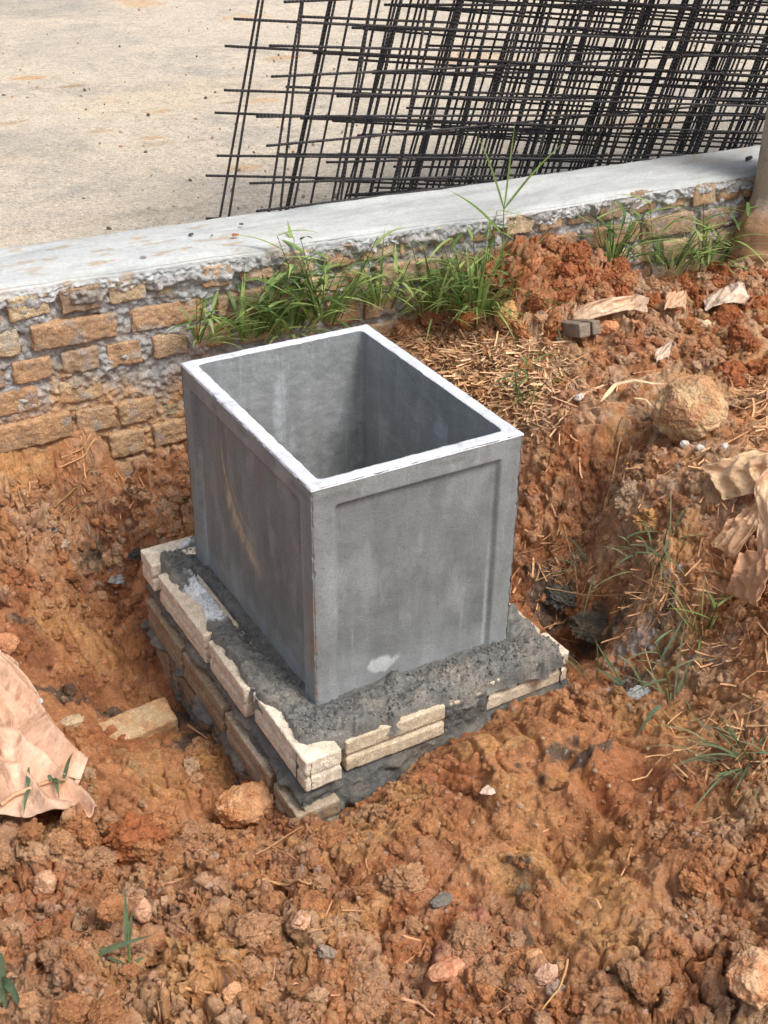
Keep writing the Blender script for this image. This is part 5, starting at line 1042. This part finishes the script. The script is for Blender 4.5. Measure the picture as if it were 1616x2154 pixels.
# ------------------------------------------------------------------ plastic sheets
def sheet(name, corners, nu, nv, fold, lb, c, seed, lift=.01, zc=None, thick=.0012, grp=None, curl=None):
    """corners: pixel grid rows of control points (pixel u, pixel v, height above ground)"""
    K = np.array([[ (lambda p: p + np.array([0, 0, h]))(hit(u, v)) for (u, v, h) in row] for row in corners]); m, n = K.shape[:2]
    tu = np.linspace(0, m - 1, nu); tv = np.linspace(0, n - 1, nv)
    def interp(Kk, t, ax):
        i = np.clip(t.astype(int), 0, Kk.shape[ax] - 2); f = t - i; f = f * f * (3 - 2 * f) * .5 + f * .5; a = np.take(Kk, i, ax); b = np.take(Kk, i + 1, ax); sh = [1, 1, 1]; sh[ax] = -1; f = f.reshape(sh); return a * (1 - f) + b * f
    G = interp(interp(K, tu, 0), tv, 1); Un, Vn = np.meshgrid(np.linspace(0, 1, nu), np.linspace(0, 1, nv), indexing='ij')
    dz = fold(Un, Vn); nrm = np.cross(np.gradient(G, axis=0), np.gradient(G, axis=1)); nrm /= np.linalg.norm(nrm, axis=2, keepdims=True) + 1e-9
    nrm = np.where(nrm[..., 2:3] < 0, -nrm, nrm)
    G = G + nrm * dz[..., None]; b = G[0, 0].copy(); G = G - b; gz = hz(G[..., 0] + b[0], G[..., 1] + b[1]) - b[2]; 
    G[..., 2] = np.maximum(G[..., 2], gz - .02)
    cc = mixc(np.broadcast_to(np.array(lin(*c)), G.shape), np.array(lin(200, 152, 118)), .6 * ss(-.05, .6, fbm(Un * 3 + seed, Vn * 3, 4, 701 + seed)))
    cc = mixc(cc, np.array(lin(160, 112, 82)), .5 * ss(.45, .7, fbm(Un * 12 + seed, Vn * 12, 4, 711 + seed)))
    Vv = G.reshape(-1, 3); f = grid_faces(nu, nv); o = mesh(name, Vv, f, MTARP, col=cc.reshape(-1, 3)); o.location = b
    md_ = o.modifiers.new('thickness', 'SOLIDIFY'); md_.thickness = thick; return tag(o, lb, 'plastic sheet', grp)
def foldA(U, V):
    # pleats running from the upper left to the lower right corner
    ph = V - .6 * U - .35 * U * V + .22 * fbm(U * 1.8, V * 1.6, 2, 721); r_ = np.abs(pn(ph * 5., U * .6, 722)); r2 = np.abs(pn(ph * 9 + 5, U * 1.2, 723))
    return (1 - .6 * U ** 3) * (0.066 * (1 - r_ * 1.9) + .019 * (1 - r2 * 1.6)) + .0015 * fbm(U * 9, V * 9, 3, 724)
sheet('plastic_sheet', [[(-120,1440,.02),(-60,1440,.02),(-5,1450,.02)], [(-120,1500,.04),(-20,1510,.04),(58,1520,.02)], [(-120,1570,.06),(10,1590,.06),(112,1600,.02)], [(-120,1640,.06),(20,1650,.09),(160,1690,.03)], [(-120,1720,.02),(60,1745,.02),(205,1738,.01)]], 150, 170, foldA,
      'pleated peach brown plastic sheet spread at the left edge', (234, 194, 166), 1)
def mkfold(s, a=.012): return lambda U, V: a * (1 - 1.8 * np.abs(pn(U * 2.2 + s, V * 3.1, 730 + s))) + .003 * (1 - 2 * np.abs(pn(U * 5 + s, V * 4, 731 + s))) + .001 * fbm(U * 12, V * 12, 3, 732 + s)
g_ = 'torn plastic sheets on the right slope'
sheet('plastic_sheet', [[(1478,1005,.02),(1540,1000,.04),(1625,1000,.05)], [(1500,1040,.03),(1560,1035,.06),(1630,1030,.07)], [(1525,1060,.01),(1580,1064,.03),(1630,1060,.05)]], 50, 60, mkfold(1), 'smooth cream flap of torn plastic, uppermost at the right edge', (226, 192, 150), 2, grp=g_)
sheet('plastic_sheet', [[(1590,1070,.09),(1640,1060,.09)], [(1572,1120,.10),(1640,1110,.1)], [(1590,1165,.07),(1640,1180,.08)], [(1605,1200,.02),(1640,1230,.02)]], 60, 50, mkfold(3), 'crumpled tan plastic lobe hanging at the right edge', (222, 186, 148), 3, grp=g_)
sheet('plastic_sheet', [[(1560,1125,.05),(1600,1120,.06)], [(1525,1150,.05),(1590,1165,.07)], [(1498,1155,.01),(1545,1195,.02)]], 50, 50, mkfold(5), 'ragged rolled plastic strip left of the hanging lobe', (216, 176, 138), 4, grp=g_)
sheet('plastic_sheet', [[(1560,1195,.03),(1625,1205,.05)], [(1548,1235,.03),(1620,1250,.04)], [(1538,1260,.01),(1600,1290,.01)]], 50, 50, mkfold(7), 'darker clay smeared plastic flap, lowest at the right edge', (204, 154, 116), 5, grp=g_)
g_ = 'plastic strips in the soil heap'
def foldS(U, V): return .012 * (1 - 2 * np.abs(pn(U * 2.5 + V * 1.2, V * 1.6, 741))) + .003 * (1 - 2 * np.abs(pn(U * 7, V * 3 + U * 4, 742)))
sheet('plastic_strip', [[(1203,668,.012),(1203,694,.006)], [(1240,655,.025),(1240,680,.01)], [(1290,645,.026),(1290,668,.012)], [(1330,645,.024),(1330,670,.012)], [(1365,652,.03),(1360,672,.02)]], 80, 30, foldS, 'twisted pale plastic strip half buried above the wood block', (226, 196, 166), 6, grp=g_)
sheet('plastic_strip', [[(1395,648,.035),(1395,672,.02)], [(1440,645,.035),(1440,668,.02)]], 40, 24, foldS, 'short piece of plastic strip beyond a clod from the twisted one', (216, 178, 144), 7, grp=g_)
sheet('plastic_strip', [[(1482,655,.02),(1484,668,.01)], [(1520,642,.04),(1525,660,.02)], [(1560,630,.05),(1565,655,.02)]], 40, 24, foldS, 'pinkish white plastic corner on the red soil at the right', (222, 200, 180), 8, grp=g_)
sheet('plastic_strip', [[(1372,755,.015),(1378,775,.01)], [(1410,740,.02),(1405,765,.01)]], 30, 24, foldS, 'small whitish plastic scrap above the round boulder', (222, 204, 184), 9, grp=g_)

# weed runner lying on the left plastic sheet
bpy.context.view_layer.update(); DG = bpy.context.evaluated_depsgraph_get()
def p_on(u, v, lift=.005):
    r = ray(u, v); r = r / np.linalg.norm(r); ok, loc, *_ = scene.ray_cast(DG, Vector(CAM), Vector(r)); return np.array(loc) - r * lift
runp = [(2,1692),(30,1672),(60,1660),(85,1650),(110,1642),(140,1640)]; K = np.array([p_on(*q, .010) for q in runp]); p0 = K[0].copy()
root_ = empty('weed_runner', p0, 'pale weed runner with green nodes lying across the left plastic sheet', 'weed')
V, Fc = tube(K - p0, np.array([.0045, .0042, .004, .0035, .003, .0015])); mesh('stem', V, Fc, MDRY, root_, col=np.broadcast_to(np.array(lin(200, 158, 122)), V.shape))
mbl = MB()
for (a, b, c_, d_) in [(110,1645,130,1650),(135,1640,155,1582),(130,1642,195,1650),(118,1645,125,1680),(62,1660,50,1715),(60,1655,62,1612),(110,1645,100,1635),(130,1640,170,1648)]:
    s0, s1 = p_on(a, b, .010) - p0, p_on(c_, d_, .014) - p0; t = np.linspace(0, 1, 10)[:, None]; pts = s0 + (s1 - s0) * t + np.array([0, 0, .008]) * np.sin(t * pi); V, Fc = ribbon(pts, blade_w(10, .008), up=np.array([-.3, -.5, 1])); mbl.add(V, Fc, BG[0])
mbl.build('foliage', MLEAF, root_)
